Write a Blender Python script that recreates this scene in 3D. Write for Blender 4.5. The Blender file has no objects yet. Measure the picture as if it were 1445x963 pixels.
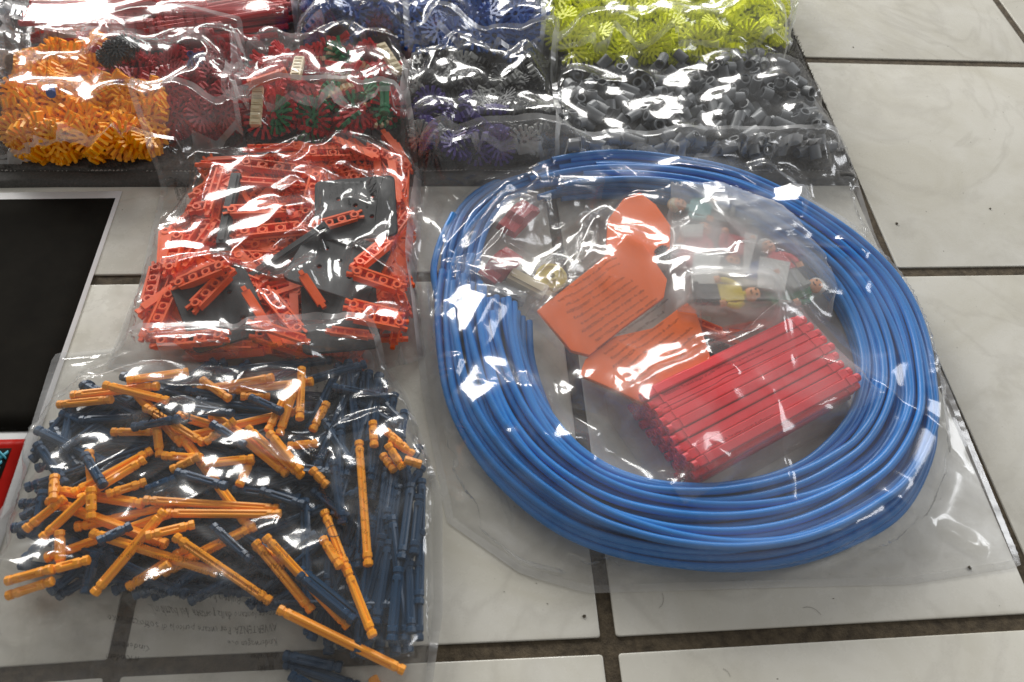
import bpy, bmesh, math, random
import numpy as np
from mathutils import Vector, Matrix, Euler

# ------------------------------------------------------------------ camera, world, lights
S = bpy.context.scene
COL = S.collection
cam_d = bpy.data.cameras.new('camera')
cam = bpy.data.objects.new('camera', cam_d); COL.objects.link(cam)
F_PX = 1034.689
cam_d.sensor_width = 36; cam_d.lens = F_PX / 1445 * 36
cam_d.clip_start = 0.02; cam_d.clip_end = 50
CAM_ROT = (0.5844, -0.068, -0.0674); CAM_LOC = (-0.401, -0.3884, 0.4891)
cam.location = CAM_LOC; cam.rotation_euler = Euler(CAM_ROT, 'XYZ')
cam_d.dof.use_dof = True; cam_d.dof.focus_distance = 0.60; cam_d.dof.aperture_fstop = 9.0
S.camera = cam

w = bpy.data.worlds.new('World'); S.world = w; w.use_nodes = True
wn = w.node_tree.nodes; wl = w.node_tree.links
bg = wn['Background']
tc = wn.new('ShaderNodeTexCoord'); mp = wn.new('ShaderNodeMapping'); mp.inputs['Scale'].default_value = (1.2, 1.2, 1.6)
nz = wn.new('ShaderNodeTexNoise'); nz.inputs['Scale'].default_value = 1.6; nz.inputs['Detail'].default_value = 3
cr = wn.new('ShaderNodeValToRGB')
cr.color_ramp.elements[0].position = 0.38; cr.color_ramp.elements[0].color = (0.30, 0.27, 0.23, 1)
cr.color_ramp.elements[1].position = 0.66; cr.color_ramp.elements[1].color = (0.62, 0.62, 0.62, 1)
wl.new(tc.outputs['Generated'], mp.inputs[0]); wl.new(mp.outputs[0], nz.inputs[0]); wl.new(nz.outputs[0], cr.inputs[0])
wl.new(cr.outputs[0], bg.inputs[0]); bg.inputs[1].default_value = 0.66

def area(name, loc, target, sx, sy, power, col):
    l = bpy.data.lights.new(name, 'AREA'); l.shape = 'RECTANGLE'; l.size = sx; l.size_y = sy
    l.energy = power; l.color = col
    o = bpy.data.objects.new(name, l); COL.objects.link(o); o.location = loc
    d = Vector(target) - Vector(loc); o.rotation_euler = d.to_track_quat('-Z', 'Y').to_euler()
    return o
TG = (-0.35, 0.0, 0)
area('window_light_left', (-1.9, 3.0, 1.30), TG, 1.6, 1.05, 128, (1.0, 0.985, 0.95))
area('window_light_right', (0.35, 3.3, 1.45), TG, 1.3, 1.15, 112, (1.0, 0.985, 0.95))
area('right_fill_light', (2.2, 0.6, 1.5), TG, 0.6, 1.3, 24, (0.95, 0.97, 1.0))  # added fill lamp from the right, brightens the upper right floor
S.view_settings.view_transform = 'Standard'; S.view_settings.look = 'None'
S.view_settings.exposure = -0.20; S.view_settings.gamma = 1.0
S.cycles.max_bounces = 12; S.cycles.transparent_max_bounces = 40
S.cycles.diffuse_bounces = 4; S.cycles.glossy_bounces = 4; S.cycles.transmission_bounces = 4
S.cycles.use_denoising = True
S.cycles.caustics_reflective = False; S.cycles.caustics_refractive = False

random.seed(7); rng = np.random.default_rng(7)

# ------------------------------------------------------------------ picture point -> place on the floor
RM = Euler(CAM_ROT, 'XYZ').to_matrix()
RMn = np.array(RM); CL = np.array(CAM_LOC)
def at(px, py, z=0.0):
    d = RMn @ np.array([(px - 722.5) / F_PX, -(py - 481.5) / F_PX, -1.0])
    t = (z - CL[2]) / d[2]
    p = CL + d * t
    return (p[0], p[1])
def atn(pts, z=0.0):
    return np.array([at(a, b, z) for a, b in pts])

# ------------------------------------------------------------------ materials
def mat(name):
    m = bpy.data.materials.new(name); m.use_nodes = True
    return m, m.node_tree.nodes, m.node_tree.links, m.node_tree.nodes['Principled BSDF']
def srgb(r, g, b):
    f = lambda c: (c / 255 / 12.92) if c / 255 <= 0.04045 else ((c / 255 + 0.055) / 1.055) ** 2.4
    return (f(r), f(g), f(b), 1)
def plastic(name, rgb, rough=0.35, var=0.12, coat=0.0, sss=0.0):
    m, n, l, p = mat(name)
    c = srgb(*rgb)
    oi = n.new('ShaderNodeObjectInfo'); hs = n.new('ShaderNodeHueSaturation'); mr = n.new('ShaderNodeMapRange')
    mr.inputs['To Min'].default_value = 1 - var; mr.inputs['To Max'].default_value = 1 + var
    hs.inputs['Color'].default_value = c
    l.new(oi.outputs['Random'], mr.inputs['Value']); l.new(mr.outputs[0], hs.inputs['Value'])
    l.new(hs.outputs[0], p.inputs['Base Color'])
    t = n.new('ShaderNodeTexCoord'); no = n.new('ShaderNodeTexNoise'); no.inputs['Scale'].default_value = 160; no.inputs['Detail'].default_value = 4
    l.new(t.outputs['Object'], no.inputs[0])
    r = n.new('ShaderNodeMapRange'); r.inputs['To Min'].default_value = rough - 0.08; r.inputs['To Max'].default_value = rough + 0.12
    l.new(no.outputs[0], r.inputs['Value']); l.new(r.outputs[0], p.inputs['Roughness'])
    b = n.new('ShaderNodeBump'); b.inputs['Strength'].default_value = 0.08; b.inputs['Distance'].default_value = 0.0005
    l.new(no.outputs[0], b.inputs['Height']); l.new(b.outputs[0], p.inputs['Normal'])
    p.inputs['IOR'].default_value = 1.5
    return m
M = {}
M['amber'] = plastic('amber_plastic', (246, 158, 10), 0.4)
M['navy'] = plastic('navy_plastic', (2, 52, 84), 0.35, 0.2)
M['track'] = plastic('orange_red_plastic', (242, 92, 14), 0.4)
M['charcoal'] = plastic('charcoal_plastic', (36, 38, 41), 0.5)
M['tube'] = plastic('blue_tube_plastic', (8, 120, 200), 0.35, 0.12)
M['panel'] = plastic('bright_orange_plastic', (255, 110, 6), 0.4, 0.03)
M['red'] = plastic('red_plastic', (240, 46, 60), 0.4, 0.06)
M['crimson'] = plastic('crimson_plastic', (168, 14, 30), 0.4)
M['brick'] = plastic('brick_red_plastic', (196, 22, 24), 0.42)
M['yellowconn'] = plastic('yellow_orange_plastic', (255, 176, 0), 0.4, 0.06)
M['lime'] = plastic('lime_plastic', (236, 242, 16), 0.4, 0.06)
M['blueconn'] = plastic('blue_connector_plastic', (6, 78, 160), 0.38)
M['grey'] = plastic('grey_plastic', (118, 122, 126), 0.4, 0.15)
M['lightgrey'] = plastic('light_grey_plastic', (150, 152, 150), 0.4, 0.15)
M['purple'] = plastic('purple_plastic', (60, 40, 120), 0.4)
M['green'] = plastic('green_plastic', (14, 120, 70), 0.4)
M['cream'] = plastic('cream_plastic', (222, 206, 168), 0.45)
M['black'] = plastic('black_plastic', (22, 22, 24), 0.4)
M['figyellow'] = plastic('figure_yellow_plastic', (226, 200, 20), 0.4, 0.03)
M['skin'] = plastic('figure_skin_plastic', (236, 160, 110), 0.45, 0.03)
M['white'] = plastic('white_plastic', (214, 214, 210), 0.4, 0.05)
M['paleyellow'] = plastic('pale_yellow_plastic', (216, 196, 90), 0.45)
M['pinkred'] = plastic('figure_red_plastic', (214, 50, 60), 0.4, 0.03)
M['teal'] = plastic('pale_teal_plastic', (120, 180, 180), 0.4, 0.03)

def film(name, haze, refl, rough, tint=(1, 1, 1), bump=0.16, hazecol=(0.86, 0.87, 0.88)):
    m, n, l, p = mat(name); n.remove(p)
    out = n['Material Output']
    tr = n.new('ShaderNodeBsdfTransparent'); tr.inputs[0].default_value = (*tint, 1)
    gl = n.new('ShaderNodeBsdfGlossy'); gl.inputs['Roughness'].default_value = rough; gl.inputs['Color'].default_value = (1, 1, 1, 1)
    di = n.new('ShaderNodeBsdfDiffuse'); di.inputs[0].default_value = (*hazecol, 1)
    tl = n.new('ShaderNodeBsdfTranslucent'); tl.inputs[0].default_value = (*hazecol, 1)
    dm = n.new('ShaderNodeMixShader'); dm.inputs[0].default_value = 0.45; l.new(di.outputs[0], dm.inputs[1]); l.new(tl.outputs[0], dm.inputs[2])
    t = n.new('ShaderNodeTexCoord')
    no = n.new('ShaderNodeTexNoise'); no.inputs['Scale'].default_value = 30; no.inputs['Detail'].default_value = 6; no.inputs['Roughness'].default_value = 0.55
    l.new(t.outputs['Object'], no.inputs[0])
    no2 = n.new('ShaderNodeTexNoise'); no2.inputs['Scale'].default_value = 14; no2.inputs['Detail'].default_value = 4
    l.new(t.outputs['Object'], no2.inputs[0])
    b = n.new('ShaderNodeBump'); b.inputs['Strength'].default_value = bump; b.inputs['Distance'].default_value = 0.0012
    wp = n.new('ShaderNodeTexNoise'); wp.inputs['Scale'].default_value = 13; wp.inputs['Detail'].default_value = 3; wp.inputs['Distortion'].default_value = 0.6; l.new(t.outputs['Object'], wp.inputs[0])
    rg = n.new('ShaderNodeMath'); rg.operation = 'SUBTRACT'; rg.inputs[1].default_value = 0.5; l.new(wp.outputs[0], rg.inputs[0])
    ab = n.new('ShaderNodeMath'); ab.operation = 'ABSOLUTE'; l.new(rg.outputs[0], ab.inputs[0])       # sharp little creases
    sm_ = n.new('ShaderNodeMath'); sm_.operation = 'MULTIPLY_ADD'; sm_.inputs[1].default_value = -3.0; l.new(ab.outputs[0], sm_.inputs[0]); l.new(no.outputs[0], sm_.inputs[2])
    l.new(sm_.outputs[0], b.inputs['Height'])
    # thin film: same reflectance from both sides, F0 + (1-F0)(1-cos)^5
    fw = n.new('ShaderNodeLayerWeight'); fw.inputs['Blend'].default_value = 0.5
    pw = n.new('ShaderNodeMath'); pw.operation = 'POWER'; pw.inputs[1].default_value = 4.5; l.new(fw.outputs['Facing'], pw.inputs[0])
    fr = n.new('ShaderNodeMath'); fr.operation = 'MULTIPLY_ADD'; fr.inputs[1].default_value = 0.5; fr.inputs[2].default_value = refl; l.new(pw.outputs[0], fr.inputs[0])
    g2 = n.new('ShaderNodeBsdfGlossy'); g2.inputs['Roughness'].default_value = 0.34
    gm = n.new('ShaderNodeMixShader'); gm.inputs[0].default_value = 0.20
    for s in (gl, fw, g2): l.new(b.outputs[0], s.inputs['Normal'])
    l.new(gl.outputs[0], gm.inputs[1]); l.new(g2.outputs[0], gm.inputs[2])
    hz = n.new('ShaderNodeMapRange'); hz.inputs['From Min'].default_value = 0.3; hz.inputs['From Max'].default_value = 0.7
    hz.inputs['To Min'].default_value = haze * 0.25; hz.inputs['To Max'].default_value = haze * 2.2
    l.new(no2.outputs[0], hz.inputs['Value'])
    lw = n.new('ShaderNodeLayerWeight'); lw.inputs['Blend'].default_value = 0.25   # more film in the way at a grazing look
    ma = n.new('ShaderNodeMath'); ma.operation = 'MULTIPLY_ADD'; ma.inputs[1].default_value = haze * 2.0; l.new(lw.outputs['Facing'], ma.inputs[0]); l.new(hz.outputs[0], ma.inputs[2])
    m1 = n.new('ShaderNodeMixShader'); l.new(ma.outputs[0], m1.inputs[0]); l.new(tr.outputs[0], m1.inputs[1]); l.new(dm.outputs[0], m1.inputs[2])
    m2 = n.new('ShaderNodeMixShader'); l.new(fr.outputs[0], m2.inputs[0]); l.new(m1.outputs[0], m2.inputs[1]); l.new(gm.outputs[0], m2.inputs[2])
    l.new(m2.outputs[0], out.inputs['Surface'])
    return m
M['film'] = film('clear_bag_film', 0.026, 0.068, 0.12)
M['film_thin'] = film('thin_inner_film', 0.012, 0.10, 0.10)
M['film_milky'] = film('milky_bag_film', 0.062, 0.068, 0.13, bump=0.14)
M['film_dull'] = film('dull_inner_film', 0.27, 0.06, 0.16)
M['film_tight'] = film('tight_inner_film', 0.07, 0.07, 0.14)
M['film_seam'] = film('welded_seam_film', 0.20, 0.10, 0.15)
M['film_back'] = film('back_film', 0.03, 0.04, 0.2)
def ink(name, a, rgb=(0.01, 0.01, 0.012)):
    m, n, l, p = mat(name)
    p.inputs['Base Color'].default_value = (*rgb, 1); p.inputs['Roughness'].default_value = 0.6; p.inputs['Alpha'].default_value = a
    return m
M['ink'] = ink('black_ink', 0.8); M['inkfaint'] = ink('worn_black_ink', 0.5)

# marble-look glazed tile
m, n, l, p = mat('glazed_tile')
t = n.new('ShaderNodeTexCoord'); oi = n.new('ShaderNodeObjectInfo')
va = n.new('ShaderNodeVectorMath'); va.operation = 'MULTIPLY_ADD'; va.inputs[1].default_value = (1, 1, 1)
cx = n.new('ShaderNodeCombineXYZ'); mu = n.new('ShaderNodeMath'); mu.operation = 'MULTIPLY'; mu.inputs[1].default_value = 40
l.new(oi.outputs['Random'], mu.inputs[0]); l.new(mu.outputs[0], cx.inputs[0]); l.new(mu.outputs[0], cx.inputs[1])
l.new(t.outputs['Object'], va.inputs[0]); l.new(cx.outputs[0], va.inputs[2])
n1 = n.new('ShaderNodeTexNoise'); n1.inputs['Scale'].default_value = 9; n1.inputs['Detail'].default_value = 8; n1.inputs['Roughness'].default_value = 0.6; n1.inputs['Distortion'].default_value = 1.2
l.new(va.outputs[0], n1.inputs[0])
c1 = n.new('ShaderNodeValToRGB'); e = c1.color_ramp.elements
e[0].position = 0.30; e[0].color = (0.52, 0.50, 0.43, 1); e[1].position = 0.62; e[1].color = (0.60, 0.585, 0.53, 1)
l.new(n1.outputs[0], c1.inputs[0])
n2 = n.new('ShaderNodeTexNoise'); n2.inputs['Scale'].default_value = 5; n2.inputs['Detail'].default_value = 7; n2.inputs['Distortion'].default_value = 2.2
l.new(va.outputs[0], n2.inputs[0])
c2 = n.new('ShaderNodeValToRGB'); e = c2.color_ramp.elements
e[0].position = 0.46; e[0].color = (0, 0, 0, 1); e[1].position = 0.54; e[1].color = (0, 0, 0, 1)
x = c2.color_ramp.elements.new(0.50); x.color = (0.38, 0.38, 0.38, 1)
l.new(n2.outputs[0], c2.inputs[0])
n3 = n.new('ShaderNodeTexNoise'); n3.inputs['Scale'].default_value = 7; l.new(va.outputs[0], n3.inputs[0])
mm = n.new('ShaderNodeMath'); mm.operation = 'MULTIPLY'; l.new(c2.outputs[0], mm.inputs[0]); l.new(n3.outputs[0], mm.inputs[1])
mx = n.new('ShaderNodeMixRGB'); mx.inputs[2].default_value = (0.34, 0.32, 0.28, 1); l.new(mm.outputs[0], mx.inputs[0]); l.new(c1.outputs[0], mx.inputs[1])
# specks
n4 = n.new('ShaderNodeTexNoise'); n4.inputs['Scale'].default_value = 260; l.new(va.outputs[0], n4.inputs[0])
c4 = n.new('ShaderNodeValToRGB'); c4.color_ramp.elements[0].position = 0.75; c4.color_ramp.elements[0].color = (0, 0, 0, 1); c4.color_ramp.elements[1].position = 0.8; c4.color_ramp.elements[1].color = (0.5, 0.5, 0.5, 1)
l.new(n4.outputs[0], c4.inputs[0])
mx2 = n.new('ShaderNodeMixRGB'); mx2.inputs[2].default_value = (0.2, 0.17, 0.13, 1); l.new(c4.outputs[0], mx2.inputs[0]); l.new(mx.outputs[0], mx2.inputs[1])
l.new(mx2.outputs[0], p.inputs['Base Color'])
rr = n.new('ShaderNodeMapRange'); rr.inputs['From Min'].default_value = 0.3; rr.inputs['From Max'].default_value = 0.7; rr.inputs['To Min'].default_value = 0.12; rr.inputs['To Max'].default_value = 0.42
n5 = n.new('ShaderNodeTexNoise'); n5.inputs['Scale'].default_value = 38; n5.inputs['Detail'].default_value = 9; n5.inputs['Roughness'].default_value = 0.75; l.new(va.outputs[0], n5.inputs[0])
l.new(n5.outputs[0], rr.inputs['Value']); l.new(rr.outputs[0], p.inputs['Roughness'])
bb = n.new('ShaderNodeBump'); bb.inputs['Strength'].default_value = 0.05; bb.inputs['Distance'].default_value = 0.001
l.new(n3.outputs[0], bb.inputs['Height']); l.new(bb.outputs[0], p.inputs['Normal'])
M['tile'] = m

def rough_mat(name, c1_, c2_, scale, rough=0.9, bump=0.5, dist=0.001):
    m, n, l, p = mat(name)
    t = n.new('ShaderNodeTexCoord'); a = n.new('ShaderNodeTexNoise'); a.inputs['Scale'].default_value = scale; a.inputs['Detail'].default_value = 8; a.inputs['Roughness'].default_value = 0.7
    l.new(t.outputs['Object'], a.inputs[0])
    c = n.new('ShaderNodeValToRGB'); c.color_ramp.elements[0].position = 0.35; c.color_ramp.elements[1].position = 0.65
    c.color_ramp.elements[0].color = (*c1_, 1); c.color_ramp.elements[1].color = (*c2_, 1)
    l.new(a.outputs[0], c.inputs[0]); l.new(c.outputs[0], p.inputs['Base Color'])
    p.inputs['Roughness'].default_value = rough
    if 'print' in name: p.inputs['Specular IOR Level'].default_value = 0.04
    b = n.new('ShaderNodeBump'); b.inputs['Strength'].default_value = bump; b.inputs['Distance'].default_value = dist
    l.new(a.outputs[0], b.inputs['Height']); l.new(b.outputs[0], p.inputs['Normal'])
    return m
M['grout'] = rough_mat('grout', (0.035, 0.025, 0.014), (0.10, 0.076, 0.046), 140, 0.9, 1.0, 0.0015)
M['rug'] = rough_mat('towel_pile', (0.065, 0.062, 0.058), (0.16, 0.155, 0.145), 350, 0.95, 1.0, 0.0015)
M['hem'] = rough_mat('towel_hem', (0.055, 0.053, 0.05), (0.095, 0.092, 0.086), 500, 0.85, 0.6, 0.0005)
M['thread'] = rough_mat('stitch_thread', (0.42, 0.41, 0.38), (0.6, 0.58, 0.54), 500, 0.8, 0.3, 0.0003)
M['paper'] = rough_mat('white_paper', (0.70, 0.70, 0.70), (0.76, 0.76, 0.76), 30, 0.45, 0.05, 0.0003)
M['printblack'] = rough_mat('black_print', (0.011, 0.010, 0.0085), (0.015, 0.0135, 0.011), 30, 0.9, 0.05, 0.0002)
M['printred'] = rough_mat('red_print', (0.26, 0.008, 0.006), (0.34, 0.012, 0.008), 40, 0.35, 0.05, 0.0002)
M['printteal'] = ink('teal_print', 1, (0.01, 0.22, 0.30))
M['printnavy'] = ink('navy_print', 1, (0.01, 0.01, 0.06))
M['dirt'] = rough_mat('crumb', (0.03, 0.025, 0.018), (0.10, 0.08, 0.05), 400, 0.9)

# ------------------------------------------------------------------ object helpers
def tag(o, label=None, cat=None, group=None, kind=None):
    if label: o['label'] = label
    if cat: o['category'] = cat
    if group: o['group'] = group
    if kind: o['kind'] = kind
    return o
def link_mesh(name, me, parent=None, loc=None, rot=None):
    o = bpy.data.objects.new(name, me); COL.objects.link(o)
    if parent: o.parent = parent
    if loc is not None: o.location = loc
    if rot is not None: o.rotation_euler = rot
    return o
def empty(name, loc=(0, 0, 0)):
    o = bpy.data.objects.new(name, None); COL.objects.link(o); o.location = loc; o.empty_display_size = 0.01
    return o
class MB:
    def __init__(s): s.v = []; s.f = []; s.n = 0
    def add(s, v, f):
        v = [tuple(map(float, q)) for q in v]
        s.v += v; s.f += [tuple(i + s.n for i in q) for q in f]; s.n += len(v); return s
    def box(s, c, d, rz=0.0, taper=1.0):
        ca, sa = math.cos(rz), math.sin(rz); v = []
        for z in (-1, 1):
            k = 1 if z < 0 else taper
            for a, b in ((-1, -1), (1, -1), (1, 1), (-1, 1)):
                x = a * d[0] / 2 * k; y = b * d[1] / 2 * k
                v.append((c[0] + x * ca - y * sa, c[1] + x * sa + y * ca, c[2] + z * d[2] / 2))
        return s.add(v, [(3, 2, 1, 0), (4, 5, 6, 7), (0, 1, 5, 4), (1, 2, 6, 5), (2, 3, 7, 6), (3, 0, 4, 7)])
    def ring(s, c, ro, ri, h, n=12, axis='z'):
        v = []
        for z in (-h / 2, h / 2):
            for r in (ro, ri):
                for k in range(n):
                    a = 2 * math.pi * k / n; q = (r * math.cos(a), r * math.sin(a), z)
                    if axis == 'y': q = (q[0], q[2], q[1])
                    if axis == 'x': q = (q[2], q[0], q[1])
                    v.append((q[0] + c[0], q[1] + c[1], q[2] + c[2]))
        f = []
        for k in range(n):
            j = (k + 1) % n
            f += [(k, j, 2 * n + j, 2 * n + k), (n + j, n + k, 3 * n + k, 3 * n + j), (2 * n + k, 2 * n + j, 3 * n + j, 3 * n + k), (j, k, n + k, n + j)]
        return s.add(v, f)
    def sections(s, secs, axis_x, prof, close=True):      # loft along x; prof(k)->(y,z) unit; secs=(x,scale)
        n = len(prof(0)); v = []; f = []
        for i, (x, sc) in enumerate(secs):
            for (y, z) in prof(i): v.append((x, y * sc, z * sc))
        for i in range(len(secs) - 1):
            for k in range(n):
                j = (k + 1) % n
                f.append((i * n + k, i * n + j, (i + 1) * n + j, (i + 1) * n + k))
        f.append(tuple(range(n - 1, -1, -1))); f.append(tuple((len(secs) - 1) * n + k for k in range(n)))
        return s.add(v, f)
    def tube(s, pts, r, n=8, cap=True):
        pts = np.asarray(pts, float); T = np.gradient(pts, axis=0); T /= np.linalg.norm(T, axis=1)[:, None] + 1e-12
        up = np.array([0, 0, 1.0]); v = []; f = []
        for i, (q, t_) in enumerate(zip(pts, T)):
            a = np.cross(t_, up); la = np.linalg.norm(a)
            a = a / la if la > 1e-3 else np.array([1.0, 0, 0]); b = np.cross(a, t_)
            rr_ = r[i] if hasattr(r, '__len__') else r
            for k in range(n):
                g = 2 * math.pi * k / n; v.append(q + rr_ * (math.cos(g) * a + math.sin(g) * b))
        m_ = len(pts)
        for i in range(m_ - 1):
            for k in range(n):
                j = (k + 1) % n; f.append((i * n + k, i * n + j, (i + 1) * n + j, (i + 1) * n + k))
        if cap: f.append(tuple(range(n - 1, -1, -1))); f.append(tuple((m_ - 1) * n + k for k in range(n)))
        return s.add(v, f)
    def mesh(s, name, m_, smooth=False):
        me = bpy.data.meshes.new(name); me.from_pydata(s.v, [], s.f); me.materials.append(m_)
        me.update()
        bm = bmesh.new(); bm.from_mesh(me); bmesh.ops.recalc_face_normals(bm, faces=bm.faces); bm.to_mesh(me); bm.free()
        if smooth:
            me.polygons.foreach_set('use_smooth', [True] * len(me.polygons)); me.set_sharp_from_angle(angle=math.radians(48))
        return me
def np_mesh(name, V, F, m_, smooth=True):
    me = bpy.data.meshes.new(name)
    me.from_pydata([tuple(q) for q in np.asarray(V, float).tolist()], [], [tuple(q) for q in np.asarray(F).tolist()])
    me.materials.append(m_)
    if smooth: me.polygons.foreach_set('use_smooth', [True] * len(me.polygons))
    me.update(); return me
def plate_mesh(name, outline, holes, th, m_, bev=0.0004):
    cu = bpy.data.curves.new(name, 'CURVE'); cu.dimensions = '2D'; cu.fill_mode = 'BOTH'; cu.extrude = th / 2; cu.bevel_depth = bev; cu.bevel_resolution = 0
    for pl in [outline] + holes:
        sp = cu.splines.new('POLY'); sp.points.add(len(pl) - 1)
        for k, (x, y) in enumerate(pl): sp.points[k].co = (x, y, 0, 1)
        sp.use_cyclic_u = True
    o = bpy.data.objects.new('tmp_' + name, cu)
    me = bpy.data.meshes.new_from_object(o); bpy.data.objects.remove(o); bpy.data.curves.remove(cu)
    me.name = name; me.materials.clear(); me.materials.append(m_); return me
def circ(cx, cy, r, n=12): return [(cx + r * math.cos(2 * math.pi * k / n), cy + r * math.sin(2 * math.pi * k / n)) for k in range(n)]
def rrect(w_, h_, r, n=4):
    p_ = []
    for sx, sy, a0 in ((1, 1, 0), (-1, 1, 90), (-1, -1, 180), (1, -1, 270)):
        for k in range(n + 1):
            a = math.radians(a0 + 90 * k / n); p_.append((sx * (w_ / 2 - r) + r * math.cos(a), sy * (h_ / 2 - r) + r * math.sin(a)))
    return p_

# ------------------------------------------------------------------ relief map: what lies under the next thing
X0, Y0, CS, NX, NY = -0.95, -0.62, 0.00125, 1040, 1120
Hm = np.zeros((NX, NY), np.float32); Tm = np.zeros((NX, NY), np.float32)     # packing height, true top
def gi(x, y): return (np.asarray(x) - X0) / CS, (np.asarray(y) - Y0) / CS
def Hs(x, y):
    a, b = gi(x, y); a = np.clip(a, 0, NX - 1.001); b = np.clip(b, 0, NY - 1.001)
    i = a.astype(int); j = b.astype(int); u = a - i; v = b - j
    return Hm[i, j] * (1 - u) * (1 - v) + Hm[i + 1, j] * u * (1 - v) + Hm[i, j + 1] * (1 - u) * v + Hm[i + 1, j + 1] * u * v
def Hput(x, y, z, top=None):
    a, b = gi(x, y); i = np.clip(np.rint(a).astype(int), 0, NX - 1); j = np.clip(np.rint(b).astype(int), 0, NY - 1)
    np.maximum.at(Hm, (i.ravel(), j.ravel()), np.asarray(z, np.float32).ravel())
    np.maximum.at(Tm, (i.ravel(), j.ravel()), (np.asarray(z if top is None else top, np.float32) + np.zeros(i.shape, np.float32)).ravel())
def inpoly(x, y, P):
    x = np.asarray(x); y = np.asarray(y); c = np.zeros(x.shape, bool); n_ = len(P)
    for i in range(n_):
        x1, y1 = P[i]; x2, y2 = P[i - 1]
        k = ((y1 > y) != (y2 > y)) & (x < (x2 - x1) * (y - y1) / (y2 - y1 + 1e-12) + x1); c ^= k
    return c
GX = X0 + CS * np.arange(NX)[:, None] + 0 * np.arange(NY)[None]
GY = Y0 + CS * np.arange(NY)[None] + 0 * np.arange(NX)[:, None]
def blur(A, r, it=2):
    for _ in range(it):
        for ax in (0, 1):
            P = np.concatenate([np.repeat(A.take([0], ax), r + 1, ax), A, np.repeat(A.take([-1], ax), r, ax)], ax)
            C = np.cumsum(P, ax, dtype=np.float64)
            n_ = A.shape[ax]
            A = ((C.take(range(2 * r + 1, 2 * r + 1 + n_), ax) - C.take(range(0, n_), ax)) / (2 * r + 1)).astype(np.float32)
    return A
def dilate(A, r):
    for _ in range(r):
        B = A.copy()
        B[1:] = np.maximum(B[1:], A[:-1]); B[:-1] = np.maximum(B[:-1], A[1:])
        C = B.copy(); C[:, 1:] = np.maximum(C[:, 1:], B[:, :-1]); C[:, :-1] = np.maximum(C[:, :-1], B[:, 1:]); A = C
    return A
def vnoise(x, y, sc, seed):        # smooth value noise
    r_ = np.random.default_rng(seed); G = r_.random((64, 64))
    a = x / sc + 1000.3; b = y / sc + 1000.7; i = np.floor(a).astype(int); j = np.floor(b).astype(int); u = a - i; v = b - j
    u = u * u * (3 - 2 * u); v = v * v * (3 - 2 * v); g = lambda p_, q_: G[p_ % 64, q_ % 64]
    return (g(i, j) * (1 - u) + g(i + 1, j) * u) * (1 - v) + (g(i, j + 1) * (1 - u) + g(i + 1, j + 1) * u) * v

# ------------------------------------------------------------------ dropping things into heaps
def frame_rot(xdir, zdir):
    x = Vector(xdir).normalized(); z = Vector(zdir); z = (z - x * z.dot(x)).normalized(); y = z.cross(x)
    return Matrix((x, y, z)).transposed().to_euler()
CUR = [None]
def where(c, label, group):        # say in which part of its bag a heaped piece lies
    if not label or '@' not in label: return label, group
    P = np.array(CUR[0]); lo = P.min(0); hi = P.max(0); u, v = (np.array(c[:2]) - lo) / (hi - lo)
    w_ = ('near ' if v < .5 else 'far ') + ('left' if u < .34 else 'middle' if u < .67 else 'right')
    return label.replace('@', w_), (group or '') + ', ' + w_ + ' part'
def drop_rod(me, name, a, b, r, label, cat, group, fill=0.75, roll=None, lift=0.0, maxtilt=0.35, cap=None):
    a = np.array(a); b = np.array(b); L = np.linalg.norm(b - a); c = (a + b) / 2; d = (b - a) / L; nrm = np.array([-d[1], d[0]])
    s_ = np.linspace(-L / 2, L / 2, 14); hs = np.zeros((3, 14))
    for q, o_ in enumerate((-r * 0.7, 0, r * 0.7)):
        P = c + s_[:, None] * d + o_ * nrm; hs[q] = Hs(P[:, 0], P[:, 1])
    h = hs.max(0); k = np.clip(np.polyfit(s_, h, 1)[0], -maxtilt, maxtilt); z0 = np.quantile(h - k * s_, 0.9) + r + lift
    if cap is not None and z0 > cap: z0 = cap - random.random() * .006; k *= .25
    o = link_mesh(name, me, None, (c[0], c[1], z0))
    xd = Vector((d[0], d[1], k))
    ro = random.random() * 3.14 if roll is None else roll
    e = frame_rot(xd, (0, 0, 1)).to_matrix() @ Matrix.Rotation(ro, 3, 'X'); o.rotation_euler = e.to_euler()
    t_ = np.linspace(-L / 2, L / 2, int(L / CS) + 2)
    for o_ in np.arange(-r, r + CS, CS):
        P = c + t_[:, None] * d + o_ * nrm; z = z0 + k * t_ + (math.sqrt(max(r * r - o_ * o_, 0)) if fill >= 1 else r * (2 * fill - 1))
        Hput(P[:, 0], P[:, 1], z, z0 + k * t_ + r * 1.02)
    label, group = where(c, label, group)
    return tag(o, label, cat, group)
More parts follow.
